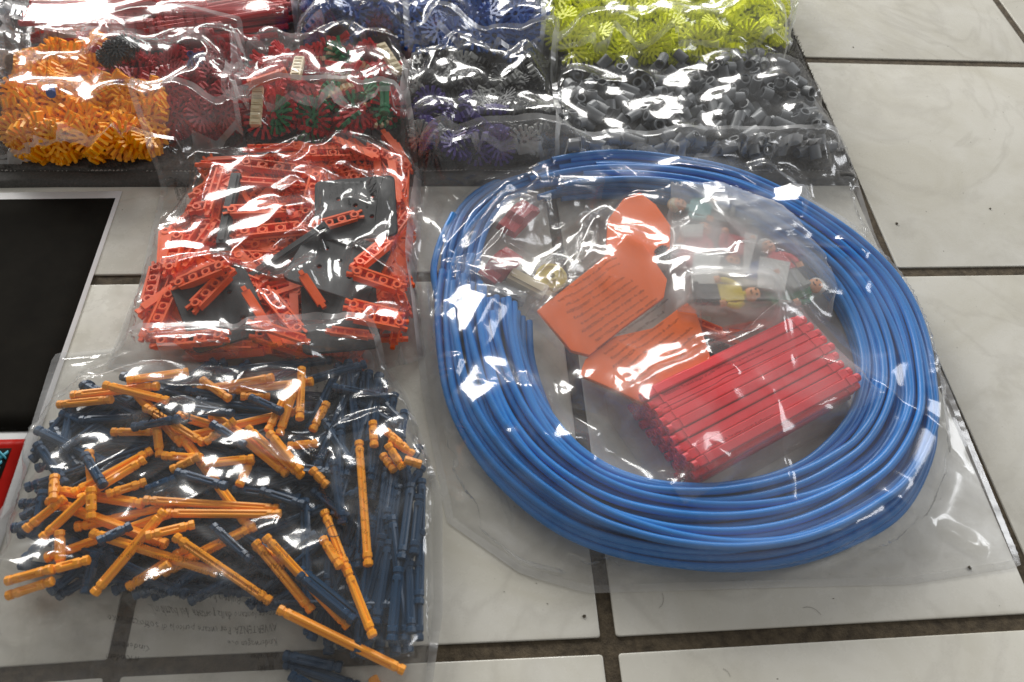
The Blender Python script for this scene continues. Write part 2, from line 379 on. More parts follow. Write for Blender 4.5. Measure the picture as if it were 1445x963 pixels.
def drop_disc(me, name, c, r, th, label, cat, group, fill=0.7, rz=None, q=0.85, maxtilt=0.5, extra=0.3, flatten=1.0, cap=None):
    g = np.linspace(-1, 1, 9); A, B = np.meshgrid(g, g); k_ = A * A + B * B <= 1; A = A[k_] * r; B = B[k_] * r
    h = Hs(c[0] + A, c[1] + B); X = np.c_[A, B, np.ones_like(A)]
    s_, *_ = np.linalg.lstsq(X, h, rcond=None)
    gx, gy = s_[0] * flatten + random.uniform(-extra, extra), s_[1] * flatten + random.uniform(-extra, extra)
    n_ = math.hypot(gx, gy)
    if n_ > maxtilt: gx *= maxtilt / n_; gy *= maxtilt / n_
    z0 = np.quantile(h - gx * A - gy * B, q) + th / 2
    if cap is not None and z0 > cap: z0 = cap - random.random() * .007
    o = link_mesh(name, me, None, (c[0], c[1], z0))
    a = random.random() * 6.283 if rz is None else rz
    o.rotation_euler = frame_rot((math.cos(a), math.sin(a), gx * math.cos(a) + gy * math.sin(a)), (-gx, -gy, 1))
    g = np.arange(-r, r + CS, CS); A, B = np.meshgrid(g, g); k_ = A * A + B * B <= r * r; A = A[k_]; B = B[k_]
    Hput(c[0] + A, c[1] + B, z0 + gx * A + gy * B + th * (fill - 0.5), z0 + gx * A + gy * B + th * .55)
    label, group = where(c, label, group)
    return tag(o, label, cat, group)
def polysample(P, n_, best=3, seedr=None):
    P = np.array(P); lo = P.min(0); hi = P.max(0); out = []
    for _ in range(n_):
        c_ = None
        k = 0; tries = 0
        while k < best and tries < 400:
            tries += 1
            q_ = lo + rng.random(2) * (hi - lo)
            if inpoly(q_[0:1], q_[1:2], P)[0]:
                k += 1; hq = float(Hs(q_[0], q_[1]))
                if c_ is None or hq < c_[0]: c_ = (hq, q_)
        yield c_[1]

# ------------------------------------------------------------------ the pieces
_rodc = {}
def rod_mesh(L, m_, r=0.0030, name='rod'):
    L = round(L / 0.004) * 0.004; key = (L, m_.name, r)
    if key in _rodc: return _rodc[key], L
    h = L / 2; k = r / 0.0030
    prof0 = [(math.cos(a) * (1 if i_ % 2 == 0 else .93), math.sin(a) * (1 if i_ % 2 == 0 else .93)) for i_, a in enumerate(np.arange(16) * math.pi / 8)]
    gro = []
    for i_, a in enumerate(np.arange(16) * math.pi / 8): q_ = (1, .93, .60, .93)[i_ % 4]; gro.append((math.cos(a) * q_, math.sin(a) * q_))
    e = [(0, .0024), (.0005, .0029), (.0032, .0029), (.0037, .0023), (.0050, .0023), (.0055, .00285), (.0082, .00285), (.0090, .0028)]
    secs = [(-h + a, b * k) for a, b in e] + [(h - a, b * k) for a, b in e[::-1]]
    mb = MB(); nn = len(secs)
    mb.sections(secs, None, lambda i: gro if i in (nn // 2 - 1, nn // 2) else prof0)
    me = mb.mesh(name, m_, True); me.set_sharp_from_angle(angle=math.radians(24)); _rodc[key] = me; return me, L
def connector_mesh(name, arms, m_, R=0.021, th=0.0058):
    mb = MB(); R_ = R; R = 0.021; th = th * R / R_; mb.ring((0, 0, 0), 0.0056, 0.0030, th, 10)
    for a in arms:
        a = math.radians(a); ca, sa = math.cos(a), math.sin(a)
        mb.box((ca * 0.0085, sa * 0.0085, 0), (0.0070, 0.0036, th * 0.9), a)
        for sg in (-1, 1):
            ox, oy = 0.0146, sg * 0.0026
            mb.box((ca * ox - sa * oy, sa * ox + ca * oy, 0), (0.0085, 0.0028, th * 0.85), a + sg * 0.10)
            ox, oy = R - 0.0022, sg * 0.0034
            mb.box((ca * ox - sa * oy, sa * ox + ca * oy, 0), (0.0040, 0.0032, th), a + sg * 0.25)
        mb.box((ca * 0.0115, sa * 0.0115, 0), (0.0018, 0.0062, th * 0.8), a)
    mb.v = [(x * R_ / R, y * R_ / R, z * R_ / R) for x, y, z in mb.v]
    return mb.mesh(name, m_)
def ladder_mesh(name, m_, L=0.070, W=0.0105, th=0.0065, rungs=6):
    mb = MB()
    for sg in (-1, 1):
        mb.box((0, sg * (W / 2 - 0.0008), 0), (L, 0.0016, th))
    for k in range(rungs):
        x = -L / 2 + 0.004 + (L - 0.008) * k / (rungs - 1)
        mb.box((x, 0, 0), (0.0014, W - 0.0032, th * 0.8))
    for k in range(1, rungs - 2, 2):
        x = -L / 2 + 0.004 + (L - 0.008) * (k + .5) / (rungs - 1)
        mb.ring((x, 0, 0), 0.0035, 0.0022, th * 0.9, 10)
    mb.box((0, 0, -th / 2 + 0.0004), (L * 0.96, W - 0.0034, 0.0008))
    for sx in (-1, 1):
        mb.box((sx * (L / 2 + 0.003), 0.003, 0), (0.006, 0.002, th * 0.7), sx * 0.2)
        mb.box((sx * (L / 2 + 0.003), -0.003, 0), (0.006, 0.002, th * 0.7), -sx * 0.2)
        mb.ring((sx * (L / 2 - 0.001), 0, 0), 0.0036, 0.002, th * 1.15, 8)
    return mb.mesh(name, m_)
def bar_mesh(name, m_, L=0.06, W=0.0068, th=0.0048):
    mb = MB(); mb.box((0, 0, 0), (L, W, 0.0014))
    for sg in (-1, 1): mb.box((0, sg * (W / 2 - 0.0007), 0.0007 + th / 4), (L * 0.98, 0.0014, th / 2 + 0.0005))
    for k in range(4): mb.box((-L * 0.36 + k * L * 0.24, 0, th / 4 + 0.0005), (0.0013, W - 0.003, th / 2 - 0.0004))
    mb.box((L / 2 + 0.002, 0, 0), (0.004, W * 0.5, 0.003)); mb.box((-L / 2 - 0.002, 0, 0), (0.004, W * 0.5, 0.003))
    return mb.mesh(name, m_)

# ------------------------------------------------------------------ floor
floor_root = empty('floor'); floor_root['kind'] = 'structure'
gp = np_mesh('grout_bed', [(-1.8, -1.2, -0.0015), (1.2, -1.2, -0.0015), (1.2, 1.6, -0.0015), (-1.8, 1.6, -0.0015)], [(0, 1, 2, 3)], M['grout'], False)
link_mesh('grout_bed', gp, floor_root)
CR = {}
for i in range(-6, 5):
    for j in range(-4, 6): CR[i, j] = np.array([i * .30, j * .30])
for k, q in {(0, 0): (1262, 384), (0, 1): (1131, 84), (-1, -1): (860, 911), (1, 1): (1473, 92), (-2, -1): (160, 943), (-1, 0): (793, 389), (-2, 0): (300, 400), (-1, -2): (905, 1500)}.items():
    p_ = np.array(at(*q)); CR[k] = p_ if np.linalg.norm(p_ - CR[k]) < 0.008 else CR[k]
GW = 0.0051
for (i, j), c in list(CR.items()):
    if (i + 1, j + 1) not in CR: continue
    q = [CR[i, j], CR[i + 1, j], CR[i + 1, j + 1], CR[i, j + 1]]
    mid = sum(q) / 4
    if not (-1.3 < mid[0] < 0.75 and -0.75 < mid[1] < 1.3): continue
    g = GW
    q = [q[0] + (g, g), q[1] + (-g, g), q[2] + (-g, -g), q[3] + (g, -g)]
    # rounded corner outline, then a pillowed edge
    ring = []
    for k in range(4):
        p0, p1, p2 = q[k - 1], q[k], q[(k + 1) % 4]
        a = (p0 - p1) / np.linalg.norm(p0 - p1); b = (p2 - p1) / np.linalg.norm(p2 - p1); r = 0.002
        for t_ in (0, .33, .67, 1): ring.append(p1 + a * r * (1 - t_) ** 2 + b * r * t_ ** 2)
    ring = np.array(ring); n_ = len(ring); V = []
    for ins, z in ((0, -0.0015), (0, -0.0005), (0.0004, -0.0001), (0.0011, 0.0)):
        for pnt in ring:
            d_ = mid - pnt; V.append((*(pnt + d_ / np.linalg.norm(d_) * ins - mid), z))
    Fc = []
    for s_ in range(3):
        for k in range(n_): Fc.append((s_ * n_ + k, s_ * n_ + (k + 1) % n_, (s_ + 1) * n_ + (k + 1) % n_, (s_ + 1) * n_ + k))
    Fc.append(tuple(3 * n_ + k for k in range(n_)))
    me = bpy.data.meshes.new('tile'); me.from_pydata(V, [], Fc); me.materials.append(M['tile'])
    me.polygons.foreach_set('use_smooth', [True] * len(Fc)); me.set_sharp_from_angle(angle=math.radians(50))
    link_mesh('tile', me, floor_root, (mid[0], mid[1], random.uniform(-.0001, 0)))

# crumbs and hairs on the tiles
for (px, py, s_, lb) in ((1265, 316, 0.0012, 'brown crumb on the pale tile right of the towel corner'), (1397, 295, .0009, 'tiny black crumb on the pale tile near the right edge'), (824, 870, .0011, 'dark speck on the tile left of the bottom grout crossing'),
                         (1367, 802, .0014, 'olive crumb on the tile below the bottom right bag corner'), (1204, 67, .0007, 'tiny speck on the topmost tile right of the lime bag'), (235, 414, .0006, 'tiny speck on the tile between black print and track bag')):
    x, y = at(px, py); bm = bmesh.new(); bmesh.ops.create_icosphere(bm, subdivisions=2, radius=s_)
    for v in bm.verts: v.co *= random.uniform(.7, 1.3); v.co.z *= 0.6
    me = bpy.data.meshes.new('crumb'); bm.to_mesh(me); bm.free(); me.materials.append(M['dirt'])
    tag(link_mesh('crumb', me, None, (x, y, s_ * .4)), lb, 'crumb')
for (px, py, L_, a0, lb) in ((930, 858, .010, .4, 'fine curved hair on the tile below the blue coil'), (1158, 868, .012, 1.9, 'fine upright hair on the tile above the bottom grout line'), (1030, 955, .006, 1.4, 'short dark hair on the bottom tile at the frame edge')):
    x, y = at(px, py); pts = [(x + L_ * t_ * math.cos(a0 + .8 * t_), y + L_ * t_ * math.sin(a0 + .8 * t_), .0003) for t_ in np.linspace(0, 1, 9)]
    tag(link_mesh('hair', MB().tube(pts, .00008, 4).mesh('hair', M['dirt'])), lb, 'hair')

dm_ = MB(); r_ = np.random.default_rng(9)
for k in range(420):
    x, y = r_.uniform(-.75, .5), r_.uniform(-.35, .75); a = r_.random() * 3.14; l_ = r_.uniform(.0001, .00035)
    dm_.box((x, y, .0001), (l_ * r_.uniform(1, 4), l_, .00015), a)
o = link_mesh('dust_specks', dm_.mesh('dust_specks', M['dirt']), floor_root); o['kind'] = 'stuff'
# ------------------------------------------------------------------ towel under the far bags
C0 = np.array(at(-260, 266)); C1 = np.array(at(1206, 262)); C2 = np.array(at(1072, -60)); 
ex = (C1 - C0) / np.linalg.norm(C1 - C0); ey = np.array([-ex[1], ex[0]]); Lx = np.linalg.norm(C1 - C0)
sh = (C2 - C1); shx = sh @ ex / (sh @ ey)        # lean of the right edge
TH = 0.006
def tw(u, v): # u along lower edge, v up
    return C0 + ex * u + ey * v + ex * (shx * v * (u / Lx))
towel = empty('towel'); tag(towel, 'dark grey terry towel with stitched hem lying under the far bags', 'towel')
nu, nv = 420, 190; VV = 0.62
us = np.linspace(0, Lx, nu); vs = np.concatenate([np.linspace(0, .05, 50), np.linspace(.0505, VV, nv - 50)])
V = np.zeros((nu, nv, 3))
for i, u in enumerate(us):
    q = C0[None] + ex[None] * u + ey[None] * vs[:, None] + ex[None] * (shx * vs * (u / Lx))[:, None]
    V[i, :, 0] = q[:, 0]; V[i, :, 1] = q[:, 1]
Ug, Vg = np.meshgrid(us, vs, indexing='ij')
hemw = .016
zz = np.where(Vg < hemw, .0042, TH) + .0012 * vnoise(Ug, Vg, .012, 3) + .0022 * (vnoise(Ug, Vg, .05, 4) - .5)
zz = zz - .0016 * np.exp(-((Vg - hemw) / .0012) ** 2)
edge = np.minimum(np.minimum(Vg, Lx - Ug), .004) / .004; zz = zz * np.sqrt(np.clip(edge, 0, 1)) + .0002
V[..., 2] = zz; V[:, 0:12, 1] += 0.0012 * (vnoise(Ug, Vg, .03, 9) - .5)[:, 0:12]
def gridF(a, b): I = np.arange(a * b).reshape(a, b); return np.stack([I[:-1, :-1], I[1:, :-1], I[1:, 1:], I[:-1, 1:]], -1).reshape(-1, 4)
me = np_mesh('towel_cloth', V.reshape(-1, 3), gridF(nu, nv), M['rug']); me.materials.append(M['hem'])
mi = np.where((Vg[:-1, :-1] < hemw), 1, 0).ravel(); me.polygons.foreach_set('material_index', mi.astype(np.int32))
link_mesh('towel_cloth', me, towel)
# terry loops, where the towel shows
tv = []; tf = []
N_ = 26000; r_ = np.random.default_rng(5)
uu = np.concatenate([r_.random(N_) * Lx, Lx - r_.random(12000) * .10]); vv = np.concatenate([hemw + .001 + r_.random(N_) * .05, hemw + r_.random(12000) * .42])
q = C0[None] + ex[None] * uu[:, None] + ey[None] * vv[:, None] + ex[None] * (shx * vv * (uu / Lx))[:, None]
hh = .0018 + .0014 * r_.random(len(uu)); an = r_.random(len(uu)) * 6.28; ln = (r_.random((len(uu), 2)) - .5) * .0028; wd = .0005
b0 = np.c_[q + wd * np.c_[np.cos(an), np.sin(an)], np.full(len(uu), TH - .0006)]; b1 = np.c_[q + wd * np.c_[np.cos(an + 2.1), np.sin(an + 2.1)], np.full(len(uu), TH - .0006)]
b2 = np.c_[q + wd * np.c_[np.cos(an + 4.2), np.sin(an + 4.2)], np.full(len(uu), TH - .0006)]; tp = np.c_[q + ln, TH + hh]
V = np.stack([b0, b1, b2, tp], 1).reshape(-1, 3); I = np.arange(len(uu))[:, None] * 4
F_ = np.concatenate([I + [0, 1, 3], I + [1, 2, 3], I + [2, 0, 3]])
o = link_mesh('terry_loops', np_mesh('terry_loops', V, F_, M['rug'], False), towel); o['kind'] = 'stuff'
# hem stitches
sm = MB()
k = 0; u = 0.002
while u < Lx - .01:
    p0 = tw(u, hemw + .0006 * math.sin(u * 60)); p1 = tw(u + .0026, hemw + .0006 * math.sin(u * 60) + .0003)
    z_ = .0046 + random.uniform(-.0002, .0004); m_ = (p0 + p1) / 2
    sm.tube([(p0[0], p0[1], z_ - .0006), (m_[0], m_[1], z_ + .0002), (p1[0], p1[1], z_ - .0006)], .00055, 5); u += .0036
o = link_mesh('stitching', sm.mesh('stitching', M['thread']), towel); o['kind'] = 'stuff'
# rolled corner
pc = [(*tw(Lx - .022 + .022 * t_, .004 + .004 * math.sin(3 * t_)), .0045) for t_ in np.linspace(0, 1, 12)]
link_mesh('rolled_corner', MB().tube(pc, [.0045 * math.sqrt(max(0.04, 1 - (2 * t_ - 1) ** 4)) for t_ in np.linspace(0, 1, 12)], 12).mesh('rolled_corner', M['hem'], True), towel)
P = [tw(0, 0), tw(Lx, 0), tw(Lx, VV), tw(0, VV)]
Hm[inpoly(GX, GY, P)] = TH + .001

# ------------------------------------------------------------------ printed sheet at the left
def quad_sheet(name, pts, z, th, m_, parent, n_=14):
    A = [np.array(q_) for q_ in pts]; V = []; 
    for i in range(n_):
        for j in range(n_):
            a, b = i / (n_ - 1), j / (n_ - 1)
            q_ = (A[0] * (1 - a) + A[1] * a) * (1 - b) + (A[3] * (1 - a) + A[2] * a) * b
            V.append((q_[0], q_[1], z + .0006 * (float(vnoise(q_[0], q_[1], .12, 21)))))
    me = np_mesh(name, V, gridF(n_, n_), m_); o = link_mesh(name, me, parent)
    s_ = o.modifiers.new('thickness', 'SOLIDIFY'); s_.thickness = th; s_.offset = 1
    return o
sheet = empty('printed_sheet'); tag(sheet, 'glossy white-bordered sheet with black panel above a red framed picture', 'printed sheet')
TR = np.array(at(173, 271)); BR = np.array(at(-18, 830)); dx = np.array(at(-260, 276)) - TR; TL = TR + dx; BL = BR + dx
quad_sheet('paper', [TL, TR, BR, BL], .0006, .0003, M['paper'], sheet)
def S_(px, py): return np.array(at(px, py, .0012))
quad_sheet('black_panel', [S_(-240, 284), S_(163, 280), S_(48, 609), S_(-300, 614)], .00105, .0001, M['printblack'], sheet)
quad_sheet('red_panel', [S_(-300, 626), S_(36, 620), S_(-2, 738), S_(-60, 900)], .00105, .0001, M['printred'], sheet)
quad_sheet('picture_panel', [S_(-300, 638), S_(17, 633), S_(-8, 700), S_(-90, 860)], .0013, .0001, M['printblack'], sheet, 6)
for k in range(6):
    x0 = 12 - k * 9; y0 = 636 + (k % 3) * 14
    o = quad_sheet('teal_stripe', [S_(x0 - 14, y0 + 10), S_(x0, y0), S_(x0 + 1, y0 + 4), S_(x0 - 13, y0 + 16)], .00155, .0001, M['printteal'], sheet, 3)
    o = quad_sheet('teal_stripe', [S_(x0 - 12, y0), S_(x0 - 2, y0 + 10), S_(x0 - 3, y0 + 14), S_(x0 - 14, y0 + 4)], .0017, .0001, M['printteal'], sheet, 3)
Hm[inpoly(GX, GY, [TL, TR, BR, BL])] = np.maximum(Hm[inpoly(GX, GY, [TL, TR, BR, BL])], .0016)

# ------------------------------------------------------------------ film bags: a sheet with slack, settled over its contents
def side(pts, n_, z):
    P = np.array([(*at(a, b, z),) for a, b in pts]); d_ = np.r_[0, np.cumsum(np.hypot(*np.diff(P, axis=0).T))]; t_ = np.linspace(0, d_[-1], n_)
    return np.c_[np.interp(t_, d_, P[:, 0]), np.interp(t_, d_, P[:, 1])]
def coons(T, R, B, L):     # T,B: left->right (n), L,R: top->bottom (m)
    n_, m_ = len(T), len(L); s_ = np.linspace(0, 1, n_)[:, None, None]; t_ = np.linspace(0, 1, m_)[None, :, None]
    return (1 - t_) * T[:, None] + t_ * B[:, None] + (1 - s_) * L[None] + s_ * R[None] - ((1 - s_) * (1 - t_) * T[0] + s_ * (1 - t_) * T[-1] + (1 - s_) * t_ * B[0] + s_ * t_ * B[-1])
def up2(A):
    n_, m_ = A.shape[:2]; B = np.zeros((2 * n_ - 1, m_) + A.shape[2:]); B[::2] = A; B[1::2] = (A[1:] + A[:-1]) / 2
    C = np.zeros((2 * n_ - 1, 2 * m_ - 1) + A.shape[2:]); C[:, ::2] = B; C[:, 1::2] = (B[:, 1:] + B[:, :-1]) / 2; return C
def relax(P, rest, iters, grav, stiff_b, seed, pin=True, gap=.0006):
    offs = [(1, 0), (0, 1), (1, 1), (1, -1)]
    edge0 = np.concatenate([P[0], P[-1], P[:, 0], P[:, -1]]).copy()
    for it in range(iters):
        for rep in range(2):
            acc = np.zeros_like(P)
            for (a, b), L0 in zip(offs, rest):
                if b >= 0:
                    A = P[:P.shape[0] - a, :P.shape[1] - b]; B = P[a:, b:]
                else:
                    A = P[:-1, 1:]; B = P[1:, :-1]
                D = B - A; L = np.sqrt((D * D).sum(-1)) + 1e-9
                c_ = (D * ((L - L0) / L * 0.5)[..., None])
                k_ = 0.42 if (a + b == 1 and a * b == 0) else 0.18
                c_ *= k_ 
                if b >= 0:
                    acc[:P.shape[0] - a, :P.shape[1] - b] += c_; acc[a:, b:] -= c_
                else:
                    acc[:-1, 1:] += c_; acc[1:, :-1] -= c_
            P += acc * 1.25
        if stiff_b:
            Lp = np.zeros_like(P); Lp[1:-1, 1:-1] = (P[2:, 1:-1] + P[:-2, 1:-1] + P[1:-1, 2:] + P[1:-1, :-2]) / 4 - P[1:-1, 1:-1]
            Q = np.zeros_like(P); Q[2:-2, 2:-2] = (Lp[3:-1, 2:-2] + Lp[1:-3, 2:-2] + Lp[2:-2, 3:-1] + Lp[2:-2, 1:-3]) / 4 - Lp[2:-2, 2:-2]
            P -= stiff_b * Q
        P[..., 2] -= grav
        if pin:
            P[0, :, :2] = edge0_xy[0]; P[-1, :, :2] = edge0_xy[1]; P[:, 0, :2] = edge0_xy[2]; P[:, -1, :2] = edge0_xy[3]
        h = Hs(P[..., 0], P[..., 1]) + gap
        P[..., 2] = np.maximum(P[..., 2], h)
        z_ = P[..., 2]
        for sl in ((0, slice(None)), (-1, slice(None)), (slice(None), 0), (slice(None), -1)):
            z_[sl] = h[sl] + .0006
    return P
def bag_film(name, top, right, bottom, left, size=26, levels=3, slack=.035, mslack=.03, zedge=.002, grav=.00005, seed=1, env_r=6, lo=0.6, m_=None, parent=None, iters=(60, 45, 30), bend=.12, crumple=.0005, creases=10, folds=(), rfolds=5, smooth=22):
    global edge0_xy, Hm
    Hm = np.maximum(Hm, dilate(Tm, 1))
    nT = size; mT = size
    base = coons(side(top, nT, zedge), side(right, mT, zedge), side(bottom, nT, zedge), side(left, mT, zedge))
    env = blur(dilate(Hm, env_r), env_r + 2)
    P = None
    for lv in range(levels):
        if P is None:
            xy = base.copy()
            for _ in range(0): pass
            P = np.zeros(xy.shape[:2] + (3,)); P[..., :2] = xy
        else:
            P = up2(P); base = up2(base)
        a, b = gi(base[..., 0], base[..., 1]); ii = np.clip(a.astype(int), 0, NX - 1); jj = np.clip(b.astype(int), 0, NY - 1)
        E = np.zeros(base.shape[:2] + (3,)); E[..., :2] = base; E[..., 2] = env[ii, jj]
        fr_ = 2.0 ** lv
        if lv == 0: P[..., 2] = E[..., 2] + .003
        P[..., 2] += crumple / fr_ * (rng.random(P.shape[:2]) - .5) * 2
        edge0_xy = [P[0, :, :2].copy(), P[-1, :, :2].copy(), P[:, 0, :2].copy(), P[:, -1, :2].copy()]
        if lv == 0:
            # slack as a few strong soft folds
            r_ = np.random.default_rng(seed); cx_ = base.reshape(-1, 2).mean(0)
            ext = np.ptp(base.reshape(-1, 2), axis=0)
            for k_ in range(creases):
                c_ = cx_ + (r_.random(2) - .5) * ext * .9; an_ = r_.random() * math.pi; d_ = np.array([math.cos(an_), math.sin(an_)])
                u_ = (base - c_) @ d_; v_ = (base - c_) @ np.array([-d_[1], d_[0]]); Ln = r_.uniform(.03, .09); wd_ = r_.uniform(.004, .010)
                P[..., 2] += r_.uniform(.003, .009) * np.maximum(0, 1 - np.abs(v_) / wd_) * np.exp(-(u_ / Ln) ** 2)
        sl = 1 + slack * lo + mslack * 2 * vnoise(base[..., 0], base[..., 1], .05, seed + 3) * 1 + slack * .25 * vnoise(base[..., 0], base[..., 1], .02, seed + 5)
        sl[:2] = 1; sl[-2:] = 1; sl[:, :2] = 1; sl[:, -2:] = 1
        rest = []
        for (a_, b_) in ((1, 0), (0, 1), (1, 1), (1, -1)):
            if b_ >= 0: A = E[:E.shape[0] - a_, :E.shape[1] - b_]; B = E[a_:, b_:]; s2 = sl[:E.shape[0] - a_, :E.shape[1] - b_]
            else: A = E[:-1, 1:]; B = E[1:, :-1]; s2 = sl[:-1, 1:]
            rest.append(np.sqrt(((A - B) ** 2).sum(-1)) * s2)
        if lv == levels - 1:
            r_ = np.random.default_rng(seed + 77); Bx = P[..., :2]; c_ = Bx.reshape(-1, 2).mean(0); ext = np.ptp(Bx.reshape(-1, 2), axis=0)
            segs = [(np.array(at(f_[0], f_[1], .025)), np.array(at(f_[2], f_[3], .025)), f_[4] if len(f_) > 4 else .006, f_[5] if len(f_) > 5 else .012) for f_ in folds]
            for k_ in range(rfolds):
                m_0 = c_ + (r_.random(2) - .5) * ext * .95; an_ = r_.random() * math.pi; hl = r_.uniform(.010, .045); d_ = np.array([math.cos(an_), math.sin(an_)]) * hl
                segs.append((m_0 - d_, m_0 + d_, r_.uniform(.002, .006), r_.uniform(.008, .020)))
            Dz = np.zeros(P.shape[:2])
            for (a0_, b0_, hh_, ww_) in segs:
                L_s = np.linalg.norm(b0_ - a0_); d_ = (b0_ - a0_) / L_s; q_ = Bx - a0_; u_ = (q_ @ d_) / L_s; v_ = q_ @ np.array([-d_[1], d_[0]])
                v_ = v_ + .0025 * (vnoise(Bx[..., 0], Bx[..., 1], .012, seed + 8) - .5)
                sd_ = -1 if d_[0] > 0 else 1; w1 = ww_ * r_.uniform(.3, .5); wv = np.where(v_ * sd_ > 0, w1, ww_)      # the wide slope faces away from the camera
                tent = np.maximum(0, 1 - np.abs(v_) / wv) ** 1.25; along = np.clip(np.minimum(u_ + .12, 1.12 - u_) / .3, 0, 1)
                Dz = np.maximum(Dz, hh_ * tent * along)
            edge_ = np.ones(P.shape[:2])
            for k_ in range(6):
                f_ = k_ / 6; edge_[k_] = np.minimum(edge_[k_], f_); edge_[-1 - k_] = np.minimum(edge_[-1 - k_], f_); edge_[:, k_] = np.minimum(edge_[:, k_], f_); edge_[:, -1 - k_] = np.minimum(edge_[:, -1 - k_], f_)
            P = relax(P, rest, iters[lv], grav, bend, seed)
            He = blur(dilate(Hm, 4), 3); a_, b_ = gi(P[..., 0], P[..., 1]); i_ = np.clip(a_.astype(int), 0, NX - 2); j_ = np.clip(b_.astype(int), 0, NY - 2); ua = np.clip(a_ - i_, 0, 1); va = np.clip(b_ - j_, 0, 1)
            floor_ = He[i_, j_] * (1 - ua) * (1 - va) + He[i_ + 1, j_] * ua * (1 - va) + He[i_, j_ + 1] * (1 - ua) * va + He[i_ + 1, j_ + 1] * ua * va + .0006
            for k_ in range(smooth):
                z_ = P[..., 2].copy(); z_[1:-1, 1:-1] = .2 * (z_[1:-1, 1:-1] + z_[2:, 1:-1] + z_[:-2, 1:-1] + z_[1:-1, 2:] + z_[1:-1, :-2]); P[..., 2] = np.maximum(z_, floor_)
            P[..., 2] += Dz * edge_
            P = relax(P, [q_ * 1.02 for q_ in rest], 3, 0, bend * .3, seed)
        else:
            P = relax(P, rest, iters[lv], grav, bend, seed)
    n_, mm_ = P.shape[:2]
    me = np_mesh(name, P.reshape(-1, 3), gridF(n_, mm_), m_ or M['film'])
    o = link_mesh(name, me, parent)
    # later things rest on this film
    Q = up2(P); Hput(Q[..., 0], Q[..., 1], Q[..., 2] * 0.98)
    return o, P
def back_film(P, parent, m_=None):
    Q = P[::4, ::4].copy(); n_, k_ = Q.shape[:2]; a, b_ = gi(Q[..., 0], Q[..., 1])
    Q[..., 2] = H0m[np.clip(a.astype(int), 0, NX - 1), np.clip(b_.astype(int), 0, NY - 1)] + .0006 + .0008 * rng.random(Q.shape[:2])
    return link_mesh('back_film', np_mesh('back_film', Q.reshape(-1, 3), gridF(n_, k_), m_ or M['film_back']), parent)
def seam(name, P, parent, m_, w_=.005):
    # welded border strip just outside the film edge
    loop = np.concatenate([P[:, 0], P[-1, 1:], P[-2::-1, -1], P[0, -2:0:-1]]); c_ = loop.mean(0)
    nx_ = np.roll(loop, -1, 0) - np.roll(loop, 1, 0); nr = np.c_[nx_[:, 1], -nx_[:, 0]]; nr /= np.linalg.norm(nr, axis=1)[:, None] + 1e-9
    sgn = np.sign(((loop[:, :2] - c_[:2]) * nr).sum(1).mean()) or 1
    out = loop.copy(); out[:, :2] += nr * sgn * w_; k_ = len(loop)
    out[:, 2] = Hs(out[:, 0], out[:, 1]) + .0007 + .0004 * rng.random(k_)
    V = np.concatenate([loop, out]); F_ = [(i, (i + 1) % k_, k_ + (i + 1) % k_, k_ + i) for i in range(k_)]
    return link_mesh(name, np_mesh(name, V, F_, m_), parent)

# ---- print on film: flat lettering mapped on to the film's own surface
_txt = {}
def text_flat(s_):
    if s_ in _txt: return _txt[s_]
    cu = bpy.data.curves.new('t', 'FONT'); cu.body = s_; cu.size = 1.0; cu.resolution_u = 1; cu.fill_mode = 'FRONT'
    o = bpy.data.objects.new('t', cu); me = bpy.data.meshes.new_from_object(o)
    V = np.array([v.co[:2] for v in me.vertices]); F_ = [tuple(p_.vertices) for p_ in me.polygons]
    bpy.data.objects.remove(o); bpy.data.curves.remove(cu); bpy.data.meshes.remove(me)
    _txt[s_] = (V, F_); return _txt[s_]
def on_film(P, uvw):      # uvw in sheet units (0..1)
    n_, m_ = P.shape[:2]; a = np.clip(uvw[:, 0] * (n_ - 1), 0, n_ - 1.001); b = np.clip(uvw[:, 1] * (m_ - 1), 0, m_ - 1.001)
    i = a.astype(int); j = b.astype(int); u = (a - i)[:, None]; v = (b - j)[:, None]
    return P[i, j] * (1 - u) * (1 - v) + P[i + 1, j] * u * (1 - v) + P[i, j + 1] * (1 - u) * v + P[i + 1, j + 1] * u * v
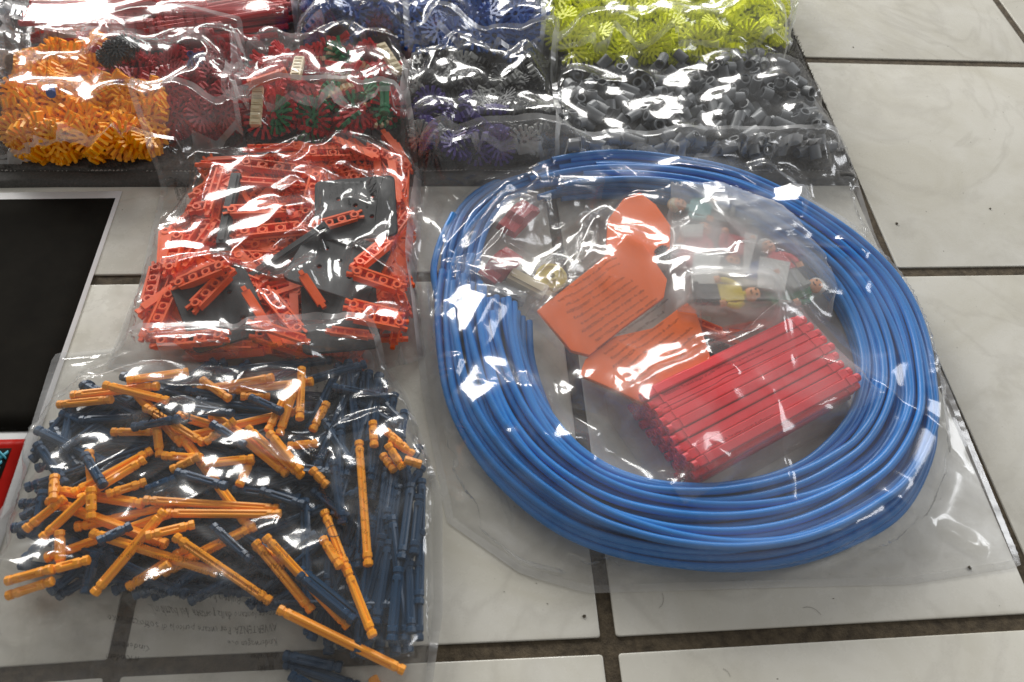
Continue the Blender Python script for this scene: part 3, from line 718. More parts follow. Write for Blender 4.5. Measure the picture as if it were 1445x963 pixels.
def print_on(name, P, items, parent, m_=None):
    # items: (text, u, v, ang, size, aspect) -> sheet coordinates, u right, v down ; or ('#line', u0,v0,u1,v1,w)
    W_ = np.linalg.norm(P[-1, P.shape[1] // 2] - P[0, P.shape[1] // 2]); H_ = np.linalg.norm(P[P.shape[0] // 2, -1] - P[P.shape[0] // 2, 0])
    V = []; F_ = []; n_ = 0
    def put(v, f):
        nonlocal n_
        uv = np.c_[v[:, 0] / W_, v[:, 1] / H_]; q = on_film(P, uv); q[:, 2] += .0006
        V.append(q); F_.extend([tuple(i + n_ for i in g_) for g_ in f]); n_ += len(v)
    for it in items:
        if it[0] == '#line':
            _, u0, v0, u1, v1, w_ = it; a = np.array([u0 * W_, v0 * H_]); b = np.array([u1 * W_, v1 * H_]); L = np.linalg.norm(b - a); k_ = max(2, int(L / .0015))
            d_ = (b - a) / L; nn = np.array([-d_[1], d_[0]]) * w_ / 2; t_ = np.linspace(0, 1, k_)[:, None]
            c_ = a + (b - a) * t_; put(np.concatenate([c_ + nn, c_ - nn]), [(i, i + 1, k_ + i + 1, k_ + i) for i in range(k_ - 1)])
        elif it[0] == '#arc':
            _, u0, v0, r_, a0, a1, w_ = it; k_ = 16; t_ = np.radians(np.linspace(a0, a1, k_))
            c_ = np.array([u0 * W_, v0 * H_]); D = np.c_[np.cos(t_), np.sin(t_)]
            put(np.concatenate([c_ + D * (r_ + w_ / 2), c_ + D * (r_ - w_ / 2)]), [(i, i + 1, k_ + i + 1, k_ + i) for i in range(k_ - 1)])
        else:
            s_, u, v, ang, sz, asp = it; T, f = text_flat(s_)
            if not len(T): continue
            a = math.radians(ang); x = T[:, 0] * sz * asp; y = T[:, 1] * sz
            put(np.c_[u * W_ + x * math.cos(a) + y * math.sin(a), v * H_ + x * math.sin(a) - y * math.cos(a)], f)
    me = bpy.data.meshes.new(name); me.from_pydata(np.concatenate(V).tolist(), [], F_); me.materials.append(m_ or M['ink'])
    return link_mesh(name, me, parent)
WARN = [('WARNING: To avoid danger of suffocation, keep this', 1), ('bag away from babies and children. Do not use in', 0), ('cribs, beds, carriages or playpens.', 0),
        ('AVERTISSEMENT : Pour eviter tout risque', 1), ("d'etouffement, tenir ce sac hors de portee des bebes", 0), ('et des enfants. Ne pas utiliser dans un berceau.', 0),
        ('ADVERTENCIA: Para evitar el peligro de asfixia,', 1), ('mantenga esta bolsa fuera del alcance de los ninos.', 0), ('NAO UTILIZAR em bercos, camas, carrinhos', 0),
        ('WARNUNG: Wegen Erstickungsgefahr von Kindern', 1), ('fernhalten. Diese Tute nicht in Wiegen, Kinderbett,', 0), ('Kinderwagen oder Laufstall verwenden.', 0),
        ('AVVERTENZA: Per evitare pericolo di soffocamento', 1), ('tenere lontano dalla portata dei bambini.', 0), ('ATTENTIE: Buiten bereik van kinderen houden.', 0),
        ('ADVARSEL: Hold denne pose vaek fra spaedborn', 1), ('og born. Maa ikke anvendes i vugger.', 0)]
def warn_block(u0, v0, du, dv, ang, sz, n_, start=0, asp=1.0, align=0):
    it = []
    for k in range(n_):
        s_, b_ = WARN[(start + k) % len(WARN)]
        it.append((s_, u0 + du * k, v0 + dv * k, ang, sz * (1.12 if b_ else 1), asp))
    return it
def recycle(u, v, s_, W_=1, H_=1):
    return [('#arc', u, v, s_, 20, 150, s_ * .3), ('#arc', u, v, s_, 200, 330, s_ * .3), ('#line', u + s_ * 4.5, v, u + s_ * 2.0, v + s_ * 2.6, s_ * .3)]
def tri(u, v, a, b, w_=.0005):
    return [('#line', u, v, u + a, v + b * 2, w_), ('#line', u + a, v + b * 2, u + 2 * a, v, w_), ('#line', u + 2 * a, v, u, v, w_)]

H0m = Hm.copy()
# ------------------------------------------------------------------ heaps of pieces
def fill_discs(me, name, poly, z, n_, r, th, label, cat, group, best=3, **k):
    P = atn(poly, z); CUR[0] = P
    for c in polysample(P, n_, best): drop_disc(me, name, c, r, th, label, cat, group, **k)
def heap_stuff(name, mes, poly, z, n_, r, th, cap, parent=None, tilt=.5, ang=None, half=0):
    # the uncountable lower layers of a heap, joined
    P = atn(poly, z); V = []; F_ = []; k0 = 0
    arr = [(np.array([v.co[:] for v in me.vertices]), [tuple(p_.vertices) for p_ in me.polygons]) for me in mes]
    for q_, c in enumerate(polysample(P, n_, 3)):
        ang_ = random.random() * 6.28 if ang is None else ang(c)
        if half:
            e_ = np.array([math.cos(ang_), math.sin(ang_)]) * half
            if not inpoly(np.array([c[0] + e_[0], c[0] - e_[0]]), np.array([c[1] + e_[1], c[1] - e_[1]]), P).all(): continue
        A, f = arr[q_ % len(arr)]; h = float(np.mean(Hs(c[0] + np.array([0, r, -r, 0, 0]) * .5, c[1] + np.array([0, 0, 0, r, -r]) * .5)))
        zc = min(h + th / 2, cap - random.random() * .008); R_ = np.array(Euler((random.gauss(0, tilt), random.gauss(0, tilt), ang_)).to_matrix())
        V.append(A @ R_.T + np.array([c[0], c[1], zc])); F_ += [tuple(i + k0 for i in g_) for g_ in f]; k0 += len(A)
        g = np.arange(-r * .8, r * .8, CS); X_, Y_ = np.meshgrid(g, g); Hput(c[0] + X_, c[1] + Y_, zc + th * .2 + X_ * 0)
    V = np.concatenate(V); V[:, 2] = np.maximum(V[:, 2], H0m[np.clip(((V[:, 0] - X0) / CS).astype(int), 0, NX - 1), np.clip(((V[:, 1] - Y0) / CS).astype(int), 0, NY - 1)])
    me = bpy.data.meshes.new(name); me.from_pydata(V.tolist(), [], F_); me.materials.append(mes[0].materials[0]); o = link_mesh(name, me, parent); o['kind'] = 'stuff'
    return o
def fill_rods(m_, name, poly, z, n_, Ls, angf, label, cat, group, r=.003, best=3, **k):
    P = atn(poly, z); CUR[0] = P
    for c in polysample(P, n_, best):
        me, L = rod_mesh(random.choice(Ls), m_, r, name); a = angf(c) + random.gauss(0, k.get('sd', .08))
        for tries in range(6):
            d_ = np.array([math.cos(a), math.sin(a)]) * L * .46
            ins = inpoly(np.array([c[0] + d_[0], c[0] - d_[0]]), np.array([c[1] + d_[1], c[1] - d_[1]]), P)
            if ins.all(): break
            if ins[0] and not ins[1]: c = c + d_ * .25
            elif ins[1] and not ins[0]: c = c - d_ * .25
            else: a += .4
        else: continue
        drop_rod(me, name, c - d_, c + d_, r, label, cat, group, **{q: v for q, v in k.items() if q != 'sd'})
FULL = [45 * i for i in range(8)]; HALF = [0, 45, 90, 135, 180]; THREE = [0, 45, 90]; SEVEN = [45 * i for i in range(7)]; TWO = [0, 180]

# --- far left: clear bag over the towel with a few dark blue pieces
g_ = 'dark blue connectors in the far left bag'
me_nv = connector_mesh('connector', FULL, M['navy'])
fill_discs(me_nv, 'connector', [(-150, -40), (36, -40), (30, 40), (22, 90), (-150, 100)], .01, 26, .02, .0058, 'dark blue connector in the @ part of the bag cut off at the left', 'connector', g_, cap=0.026, extra=1.1, maxtilt=1.5)
fill_discs(me_nv, 'connector', [(-150, 105), (6, 105), (2, 210), (-150, 215)], .01, 12, .02, .0058, 'dark blue connector in the @ part of the bag cut off at the left', 'connector', g_, cap=0.026, extra=1.1, maxtilt=1.5)
b = empty('plastic_bag'); tag(b, 'clear bag of dark blue pieces cut off at the top left edge', 'bag')
o, P = bag_film('front_film', [(-190, -60), (60, -60)], [(60, -60), (40, 60), (45, 130), (14, 226)], [(-190, 228), (14, 226)], [(-190, -60), (-190, 228)], size=22, seed=11, slack=0.030, m_=M['film'], parent=b, creases=5)
seam('seam', P, b, M['film_seam'])

# --- far row: red rods, blue connectors twice, lime connectors
g_ = 'brick red rods in the far bag'
def fan(c):
    t_ = (c[0] - at(90, 60)[0]) / .26; return .02 + .45 * max(0, min(1.2, t_))
fill_rods(M['brick'], 'long_rod', [(44, 62), (66, 12), (110, -45), (425, -50), (412, 30), (372, 78), (90, 72)], .012, 170, [.13, .128, .13], fan, 'brick red grooved rod in the @ part of the long top left bag', 'rod', g_, r=.0032, best=4, sd=.05, cap=0.034)
b = empty('plastic_bag'); tag(b, 'clear bag packed with long brick red rods at the top left', 'bag')
o, P = bag_film('front_film', [(60, -80), (470, -80)], [(470, -80), (445, 10), (400, 84)], [(32, 76), (200, 84), (400, 84)], [(60, -80), (60, 0), (32, 76)], size=26, seed=12, slack=0.020, parent=b, creases=4)
seam('seam', P, b, M['film_seam'])

g_ = 0
me_bl = connector_mesh('connector', FULL, M['blueconn'], .020, .004)
fill_discs(me_bl, 'connector', [(440, -50), (566, -50), (566, 66), (446, 60)], .012, 46, .019, .0045, 'blue snowflake connector, @ part of the left one of two far blue bags', 'connector', 'blue connectors, left far bag', extra=1.1, maxtilt=1.7, cap=0.034)
b = empty('plastic_bag'); tag(b, 'small clear bag of blue connectors right of the brick red rods', 'bag')
o, P = bag_film('front_film', [(425, -70), (578, -70)], [(578, -70), (578, 84)], [(425, 76), (578, 84)], [(425, -70), (425, 76)], size=24, seed=13, slack=0.035, parent=b, creases=6)
seam('seam', P, b, M['film_seam'])
fill_discs(me_bl, 'connector', [(586, -50), (764, -50), (766, 78), (588, 78)], .012, 64, .019, .0045, 'blue snowflake connector, @ part of the right one of two far blue bags', 'connector', 'blue connectors, right far bag', extra=1.1, maxtilt=1.7, cap=0.034)
b = empty('plastic_bag'); tag(b, 'clear bag of blue connectors left of the lime bag', 'bag')
o, P = bag_film('front_film', [(580, -70), (772, -70)], [(772, -70), (774, 92)], [(580, 92), (774, 92)], [(580, -70), (580, 92)], size=24, seed=14, slack=0.035, parent=b, creases=6)
seam('seam', P, b, M['film_seam'])
me_l = [connector_mesh('connector', FULL, M['lime'], .016), connector_mesh('connector', SEVEN, M['lime'], .016), connector_mesh('connector', HALF, M['lime'], .016)]
LP_ = [(776, -60), (1070, -60), (1100, 20), (1092, 68), (1040, 84), (800, 88), (776, 60)]
tag(heap_stuff('lime_connector_heap', me_l, LP_, .01, 380, .020, .0058, .026), 'packed lower layers of lime yellow connectors in the far right bag', 'connectors')
for q_ in range(3):
    fill_discs(me_l[q_], 'connector', [(776, -60), (1070, -60), (1100, 20), (1092, 68), (1040, 84), (800, 88), (776, 60)], .015, [50, 24, 24][q_], .021, .0058, 'lime yellow connector in the @ part of the lime coloured bag', 'connector', 'lime connectors', extra=1.1, maxtilt=1.7, cap=0.034)
b = empty('plastic_bag'); tag(b, 'clear bag full of lime yellow connectors at the top right of the towel', 'bag')
o, P = bag_film('front_film', [(760, -80), (1090, -80)], [(1090, -80), (1112, 20), (1102, 84)], [(764, 98), (1020, 96), (1102, 84)], [(760, -80), (764, 98)], size=26, seed=15, slack=0.018, parent=b)
seam('seam', P, b, M['film_seam'])

# --- second row: yellow-orange and crimson
me_y = [connector_mesh('connector', HALF, M['yellowconn'], .0165, .0085), connector_mesh('connector', THREE, M['yellowconn'], .0155, .0085)]
me_c = connector_mesh('connector', FULL, M['crimson'], .015)
gy = 'yellow orange connectors'
tag(heap_stuff('crimson_connector_heap', [me_c], [(150, 96), (328, 92), (334, 184), (236, 190), (150, 140)], .01, 110, .018, .0058, .020), 'packed lower layers of crimson connectors in the second row', 'connectors')
fill_discs(me_c, 'connector', [(240, 100), (328, 92), (332, 182), (236, 190)], .012, 36, .019, .0058, 'crimson connector, @ part of the crimson half of its two coloured bag', 'connector', 'crimson connectors', extra=1.1, cap=0.030, maxtilt=1.5)
fill_discs(me_c, 'connector', [(150, 95), (240, 100), (230, 150), (150, 130)], .012, 16, .019, .0058, 'crimson connector, @ part of the crimson half of its two coloured bag', 'connector', 'crimson connectors', extra=1.1, cap=0.030, maxtilt=1.5)
Yp = [(52, 96), (150, 84), (170, 130), (236, 140), (226, 214), (110, 222), (34, 214), (30, 160)]
tag(heap_stuff('yellow_connector_heap', me_y, Yp, .01, 420, .012, .0058, .022, tilt=.9), 'packed lower layers of yellow orange connectors in the second row', 'connectors')
fill_discs(me_y[0], 'half_connector', Yp, .014, 110, .019, .0058, 'yellow orange connector in the @ part of the yellow heap', 'connector', gy, extra=1.1, maxtilt=1.7, cap=0.030)
fill_discs(me_y[1], 'corner_connector', Yp, .014, 50, .017, .0058, 'yellow orange connector in the @ part of the yellow heap', 'connector', gy, extra=1.1, maxtilt=1.7, cap=0.030)
me_bk = connector_mesh('connector', FULL, M['charcoal'], .010, .006)
for k, (x, y) in enumerate(((165, 108), (176, 104), (188, 106), (197, 100), (172, 118), (184, 114))):
    drop_disc(me_bk, 'connector', at(x, y, .03), .010, .006, 'small black connector in the cluster on the yellow heap', 'connector', 'small black connectors', extra=.5)
me_pu = connector_mesh('connector', THREE, M['purple'], .012)
drop_disc(me_pu, 'connector', at(279, 105, .03), .012, .0058, 'single small violet connector lying on the crimson pieces', 'connector', None)
me_b1, L_ = rod_mesh(.017, M['blueconn'], .004, 'rod')
drop_rod(me_b1, 'rod', at(90, 160, .03), at(96, 177, .03), .004, 'single short blue rod stuck among the yellow orange connectors', 'rod', None)
b = empty('plastic_bag'); tag(b, 'clear printed bag of yellow orange and crimson connectors at the towel edge', 'bag')
o, P = bag_film('front_film', [(40, 74), (200, 64), (345, 70)], [(345, 70), (344, 206)], [(2, 233), (150, 236), (344, 206)], [(40, 74), (36, 130), (2, 233)], size=28, seed=16, slack=0.015, parent=b)
seam('seam', P, b, M['film_seam'])
it = []
for k in range(12):
    it.append((WARN[k][0][:34], .36 + .045 * k, .05, 90, .0050, 1))
it += [('#line', .27, .10, .27, .85, .0004), ('#line', .27, .85, .62, .85, .0004)] + tri(.31, .80, .014, .011)
print_on('printed_text', P, it, b)

# --- second row: red, green and cream
g_ = 'mixed connectors'
mR = connector_mesh('connector', HALF, M['brick'], .018, .004); mG = connector_mesh('connector', HALF, M['green'], .018, .004); mC = connector_mesh('connector', THREE, M['cream'], .018, .004)
Rp = [(362, 100), (430, 92), (500, 74), (545, 90), (556, 172), (480, 188), (356, 186)]
fill_discs(mR, 'half_connector', Rp, .012, 76, .017, .0045, 'red connector, @ part of the bag of red, green and cream pieces', 'connector', 'red connectors, mixed bag', extra=1.1, maxtilt=1.7, cap=0.030)
fill_discs(mG, 'half_connector', [(380, 150), (556, 150), (552, 184), (380, 186)], .014, 12, .017, .0045, 'green connector near the front of the red, green and cream bag', 'connector', 'green connectors, mixed bag', extra=1.1, maxtilt=1.7, cap=0.030)
fill_discs(mG, 'half_connector', [(470, 76), (500, 76), (500, 100), (470, 100)], .016, 3, .017, .0045, 'green connector at the far end of the red, green and cream bag', 'connector', 'green connectors far, mixed bag', extra=1.1, cap=0.030, maxtilt=1.5)
fill_discs(mC, 'half_connector', [(440, 80), (530, 90), (540, 170), (470, 170)], .016, 15, .017, .0045, 'cream branched connector in the red, green and cream bag', 'connector', 'cream connectors, mixed bag', extra=1.1, maxtilt=1.7, cap=0.030)
def chain_mesh(m_, L=.04, n_=6, w_=.009):
    mb = MB()
    for k in range(n_):
        x = (k - (n_ - 1) / 2) * L / n_
        mb.box((x, 0, 0), (L / n_ * .86, w_, .0055)); mb.box((x, 0, .0032), (L / n_ * .4, w_ * .7, .0012))
    mb.box((0, 0, -.001), (L * .98, w_ * .6, .003)); return mb.mesh('chain_strip', m_)
mch = chain_mesh(M['cream'])
for (a, b_, lb) in (((362, 182), (370, 146), 'cream ridged strip standing at the left corner of the mixed bag'), ((423, 142), (427, 102), 'cream ridged strip pointing away in the middle of the mixed bag'), ((536, 82), (568, 122), 'cream ridged strip at the far right corner of the mixed bag')):
    drop_rod(mch, 'ridged_strip', at(*a, .03), at(*b_, .03), .0045, lb, 'strip', None, roll=0)
tag(heap_stuff('red_connector_heap', [mR], Rp, .01, 60, .016, .0045, .018), 'packed lower layers of red connectors in the mixed bag', 'connectors')
mgr, L_ = rod_mesh(.030, M['green'], .005, 'rod')
drop_rod(mgr, 'rod', at(544, 176, .03), at(545, 140, .03), .005, 'thick green rod pointing away at the right of the mixed bag', 'rod', None)
ma_, L_ = rod_mesh(.035, M['track'], .005, 'rod')
drop_rod(ma_, 'rod', at(370, 152, .025), at(404, 146, .025), .005, 'orange rod lying across the left of the mixed bag', 'rod', None)
b = empty('plastic_bag'); tag(b, 'clear bag of red, green and cream pieces, far middle of the towel', 'bag')
o, P = bag_film('front_film', [(350, 90), (440, 74), (530, 40), (572, 62)], [(572, 62), (574, 184)], [(340, 192), (574, 196)], [(350, 90), (340, 192)], size=26, seed=17, slack=0.025, parent=b, creases=4)
seam('seam', P, b, M['film_seam'])

# --- second row: purple, grey and clear bits, crumpled bag
mP = connector_mesh('connector', FULL, M['purple'], .016); mK = connector_mesh('connector', FULL, M['charcoal'], .014); mW = connector_mesh('connector', HALF, M['lightgrey'], .015)
Pp = [(590, 100), (760, 100), (772, 180), (765, 224), (600, 226), (584, 180)]
fill_discs(mK, 'connector', Pp, .012, 60, .014, .0058, 'black connector in the @ part of the crumpled second row bag', 'connector', 'black connectors', extra=1.1, maxtilt=1.7, cap=0.030)
fill_discs(mP, 'connector', [(586, 160), (700, 170), (710, 226), (596, 224)], .012, 24, .016, .0058, 'purple connector at the front of the crumpled bag', 'connector', 'purple connectors', extra=1.1, maxtilt=1.7, cap=0.030)
fill_discs(mW, 'half_connector', Pp, .014, 26, .014, .0058, 'light grey connector in the @ part of the crumpled second row bag', 'connector', 'light grey connectors', extra=1.1, maxtilt=1.7, cap=0.030)
b = empty('plastic_bag'); tag(b, 'badly crumpled clear bag of purple, black and light grey pieces', 'bag')
o, P = bag_film('front_film', [(586, 86), (776, 88)], [(776, 88), (782, 236)], [(570, 232), (782, 236)], [(586, 86), (570, 232)], size=28, seed=18, slack=0.050, mslack=0.025, parent=b, creases=9)
seam('seam', P, b, M['film_seam'])

# --- second row: grey spacer rings
sp = [MB().ring((0, 0, 0), .0053, .0038, l_, 16, 'x').mesh('spacer', M['grey'], True) for l_ in (.010, .013, .020)]
Gp = [(796, 104), (900, 96), (1060, 90), (1110, 118), (1175, 196), (1165, 222), (950, 230), (800, 226), (786, 170)]
PG = atn(Gp, .012); k = 0; CUR[0] = PG
for c in polysample(PG, 285, 3):
    a = random.random() * 6.28; q_ = random.choice((0, 0, 0, 0, 1)) if k < 270 else 2; Ls = (.010, .013, .020)[q_]
    d_ = np.array([math.cos(a), math.sin(a)]) * Ls / 2
    up_ = random.random() < .16
    o = drop_rod(sp[q_], 'spacer', c - d_, c + d_, .0056, 'grey hollow spacer ring in the @ part of the towel corner bag', 'spacer', 'grey spacers', fill=.7, maxtilt=1.0, cap=.030)
    if up_: o.rotation_euler = (random.uniform(-.5, .5), math.pi / 2 + random.uniform(-.6, .6), a)
    k += 1
b = empty('plastic_bag'); tag(b, 'clear bag of grey hollow spacer rings at the towel corner', 'bag')
o, P = bag_film('front_film', [(780, 98), (940, 68), (1084, 78)], [(1084, 78), (1130, 130), (1186, 214)], [(784, 234), (1000, 236), (1186, 214)], [(780, 98), (784, 234)], size=28, seed=19, slack=0.025, parent=b, creases=6)
seam('seam', P, b, M['film_seam'])

# --- orange-red track pieces and charcoal plates
lad = {L_: ladder_mesh('track_bracket', M['track'], L_) for L_ in (.034, .044, .056)}
bars = {L_: bar_mesh('track_bar', M['track'], L_) for L_ in (.028, .040, .050)}
gt = 'orange red track pieces'
Tp = [(285, 225), (400, 215), (560, 195), (576, 250), (580, 330), (576, 470), (560, 505), (400, 505), (200, 492), (214, 420), (235, 330), (275, 285)]
PT = atn(Tp, .012); CUR[0] = PT
for k, c in enumerate(polysample(PT, 270, 3)):
    a = random.random() * 6.28; D_ = (lad, bars)[k % 2]; L_ = random.choice(list(D_)); d_ = np.array([math.cos(a), math.sin(a)]) * L_ / 2
    for tries in range(6):
        ins = inpoly(np.array([c[0] + d_[0], c[0] - d_[0]]), np.array([c[1] + d_[1], c[1] - d_[1]]), PT)
        if ins.all(): break
        a += .5; d_ = np.array([math.cos(a), math.sin(a)]) * L_ / 2
    if not ins.all(): continue
    drop_rod(D_[L_], ('track_bracket', 'track_bar')[k % 2], c - d_, c + d_, .005, ('orange red ladder bracket deep in the @ part of the track bag', 'orange red ribbed bar deep in the @ part of the track bag')[k % 2], 'track piece', ('ladder brackets', 'track bars')[k % 2] + ' in the middle left bag', fill=.62, cap=.020, maxtilt=.15, roll=random.choice((0, 0, 1.57, 3.14, .4)))
hole = lambda: [circ(x, y, .0022, 10) for x, y in ((-.014, .010), (.014, .010), (0, .002), (-.012, -.010), (.013, -.011))]
plt = plate_mesh('plate', rrect(.066, .062, .005), hole(), .0022, M['charcoal'])
plt2 = plate_mesh('plate', rrect(.056, .062, .005), [circ(-.010, .012, .0022, 10), circ(.012, -.014, .0022, 10), circ(.010, .012, .0022, 10)], .0022, M['charcoal'])
def put_plate(me, p_, rz, z_, tx, ty, lb, lab=None):
    x, y = at(*p_, z_); o = link_mesh('plate', me, None, (x, y, z_), (tx, ty, rz)); tag(o, lb, 'plate')
    r_ = .027; g = np.arange(-r_, r_, CS); A, B = np.meshgrid(g, g); Hput(x + A, y + B, z_ + A * 0 + .001 + B * math.tan(tx)); return o
put_plate(plt2, (480, 446), .10, .027, .05, .02, 'charcoal plate nearest the front of the middle left bag')
put_plate(plt, (478, 372), -.32, .031, -.08, .12, 'charcoal holed plate in the middle of the right side of the track bag')
put_plate(plt, (502, 294), .06, .036, .08, -.06, 'charcoal holed plate uppermost in the far right part of the track bag')
put_plate(plt2, (312, 436), .45, .026, .1, .12, 'charcoal plate half buried at the left front of the track bag')
mdk = MB().box((0, 0, 0), (.075, .008, .006)).box((0, 0, .0035), (.070, .004, .0015)).mesh('dark_bar', M['charcoal'])
drop_rod(mdk, 'dark_bar', at(316, 345, .02), at(336, 262, .02), .004, 'charcoal bar pointing away at the left of the track bag', 'bar', None, roll=0)
drop_rod(mdk, 'dark_bar', at(372, 382, .02), at(448, 352, .02), .004, 'charcoal bar lying crosswise in the middle of the track bag', 'bar', None, roll=0)
hero = [((292, 300), (312, 236), 'b', 'at the far left corner of the track heap'), ((325, 255), (440, 262), 'b', 'flat across the far middle of the track heap'), ((430, 222), (540, 212), 'l', 'along the far edge of the track heap'),
        ((478, 204), (528, 226), 'b', 'slanting across the far right corner of the heap'), ((548, 205), (566, 300), 'b', 'on the far right side edge of the heap'), ((345, 232), (420, 240), 'l', 'behind the flat bar at the far edge'),
        ((240, 376), (250, 335), 'l', 'on end at the left edge of the heap'), ((262, 370), (300, 318), 'b', 'leaning at the left edge beside a bracket'), ((258, 408), (318, 392), 'l', 'under the long left crease of the film'),
        ((280, 436), (322, 396), 'l', 'above the half buried plate'), ((214, 468), (240, 416), 'l', 'at the near left corner, holes upward'), ((222, 484), (322, 482), 'l', 'lying crosswise along the near left edge'),
        ((350, 420), (392, 482), 'b', 'slanting down in the near middle of the heap'), ((376, 412), (424, 470), 'l', 'beside the slanting bar in the near middle'), ((360, 466), (432, 486), 'b', 'on the near middle edge'),
        ((470, 474), (520, 480), 'b', 'lowest at the near right corner'), ((498, 442), (560, 450), 'l', 'crosswise at the near right of the heap'), ((502, 458), (566, 464), 'l', 'second crosswise one at the near right'),
        ((510, 388), (544, 352), 'l', 'slanting on the right side of the plates'), ((556, 390), (572, 430), 'b', 'on the right side edge of the heap'), ((556, 330), (576, 300), 'b', 'on the right edge half way along'), ((432, 300), (446, 250), 'l', 'beside the far plate'),
        ((452, 330), (500, 318), 'l', 'crosswise over the seam between the two far plates'), ((430, 402), (458, 440), 'b', 'leaning on the left edge of the nearest plate'), ((510, 402), (556, 412), 'l', 'lying over the right side of the middle plate'),
        ((330, 300), (400, 296), 'l', 'below the recycling print'), ((345, 326), (420, 318), 'l', 'under the bright glare in the middle')]
for a, b_, kd, lb in hero:
    a = np.array(at(*a, .027)); b_ = np.array(at(*b_, .027)); L_ = np.linalg.norm(b_ - a); D_ = lad if kd == 'l' else bars; Lk = min(D_, key=lambda q_: abs(q_ - L_)); c = (a + b_) / 2; d_ = (b_ - a) / L_ * Lk / 2
    drop_rod(D_[Lk], 'track_bracket' if kd == 'l' else 'track_bar', c - d_, c + d_, .005, ('orange red ladder bracket ' if kd == 'l' else 'orange red bar ') + lb, 'track piece', None, fill=.6, cap=.038, maxtilt=.2, roll=0 if random.random() < .8 else 3.14)
b = empty('plastic_bag'); tag(b, 'clear printed bag of orange red track pieces and charcoal plates', 'bag')
o, P = bag_film('front_film', [(218, 178), (330, 200), (410, 184), (500, 182), (574, 184)], [(574, 184), (590, 290), (578, 400), (592, 500)], [(160, 512), (300, 520), (480, 528), (592, 500)], [(218, 178), (236, 260), (205, 400), (160, 512)], size=34, seed=20, slack=.045, mslack=.035, parent=b, creases=12, rfolds=14, folds=[(215, 400, 330, 372, 0.008, 0.022), (320, 380, 425, 300, 0.012, 0.035), (335, 392, 445, 426, 0.010, 0.026), (445, 426, 455, 352, 0.010, 0.022), (455, 350, 492, 368, 0.008, 0.019), (492, 366, 576, 432, 0.009, 0.022), (478, 240, 520, 262, 0.008, 0.019), (525, 250, 540, 320, 0.010, 0.022),
    (540, 320, 488, 298, 0.006, 0.019), (332, 196, 440, 190, 0.007, 0.019), (440, 192, 510, 184, 0.008, 0.019), (240, 260, 262, 190, 0.008, 0.022), (372, 430, 400, 462, 0.006, 0.016), (520, 470, 578, 490, 0.008, 0.026), (440, 190, 372, 240, 0.006, 0.019), (500, 440, 560, 425, 0.006, 0.016), (230, 215, 330, 230, 0.007, 0.019)])
seam('seam', P, b, M['film_seam'])
it = warn_block(.40, .22, .013, .004, 72, .0040, 9, 0) + warn_block(.62, .16, .022, .004, 82, .0040, 8, 6) + warn_block(.03, .30, .011, .006, 74, .0030, 8, 3)
it += [('#line', .38, .12, .60, .12, .0004), ('#line', .38, .12, .38, .30, .0004), ('#line', .85, .12, .85, .62, .0004)] + recycle(.42, .17, .0035) + tri(.06, .22, .010, .009) + [('K\u2019NEX', .80, .42, 80, .009, 1)]
print_on('printed_text', P, it, b)
TRACKP = P
back_film(P, b)

# --- big bag: coil of blue tubing
def wpt(p, z): return np.array(at(p[0], p[1], z))
OUT = [(622, 385), (618, 450), (634, 556), (672, 634), (728, 697), (806, 752), (902, 784), (1010, 797), (1108, 790), (1196, 762), (1270, 718), (1310, 650), (1318, 590), (1300, 490), (1262, 410), (1200, 345), (1120, 292), (1030, 250), (930, 232), (850, 228), (780, 236), (742, 248)]
INN = [(742, 445), (745, 500), (768, 570), (802, 622), (850, 660), (905, 682), (960, 690), (1020, 690), (1080, 678), (1140, 650), (1190, 600), (1214, 550), (1216, 500), (1196, 440), (1160, 388), (1100, 340), (1040, 304), (980, 284), (920, 272), (860, 268), (800, 272), (762, 282)]
def cr_spline(Pn, n_):
    Pn = np.array(Pn); d_ = np.r_[0, np.cumsum(np.linalg.norm(np.diff(Pn, axis=0), axis=1))]; d_ /= d_[-1]
    t_ = np.linspace(0, 1, n_); out = np.zeros((n_, Pn.shape[1]))
    E_ = np.concatenate([2 * Pn[:1] - Pn[1:2], Pn, 2 * Pn[-1:] - Pn[-2:-1]])
    k_ = np.clip(np.searchsorted(d_, t_, 'right') - 1, 0, len(Pn) - 2); u = ((t_ - d_[k_]) / (d_[k_ + 1] - d_[k_]))[:, None]
    p0, p1, p2, p3 = E_[k_], E_[k_ + 1], E_[k_ + 2], E_[k_ + 3]
    return .5 * (2 * p1 + (p2 - p0) * u + (2 * p0 - 5 * p1 + 4 * p2 - p3) * u ** 2 + (3 * p1 - p0 - 3 * p2 + p3) * u ** 3)
NS = 170
Ow = cr_spline([wpt(p, .010) for p in OUT], NS); Iw = cr_spline([wpt(p, .014) for p in INN], NS)
coil = empty('tube_coil', (float(Ow[:, 0].mean()), float(Ow[:, 1].mean()), 0)); tag(coil, 'big loose coil of bright blue flexible tubing in the right hand bag', 'tubing coil')
ct = np.array(coil.location); TRd = .0028; k = 0
lay = [(14, .0030), (14, .0080), (12, .0130), (10, .0180), (7, .0230)]
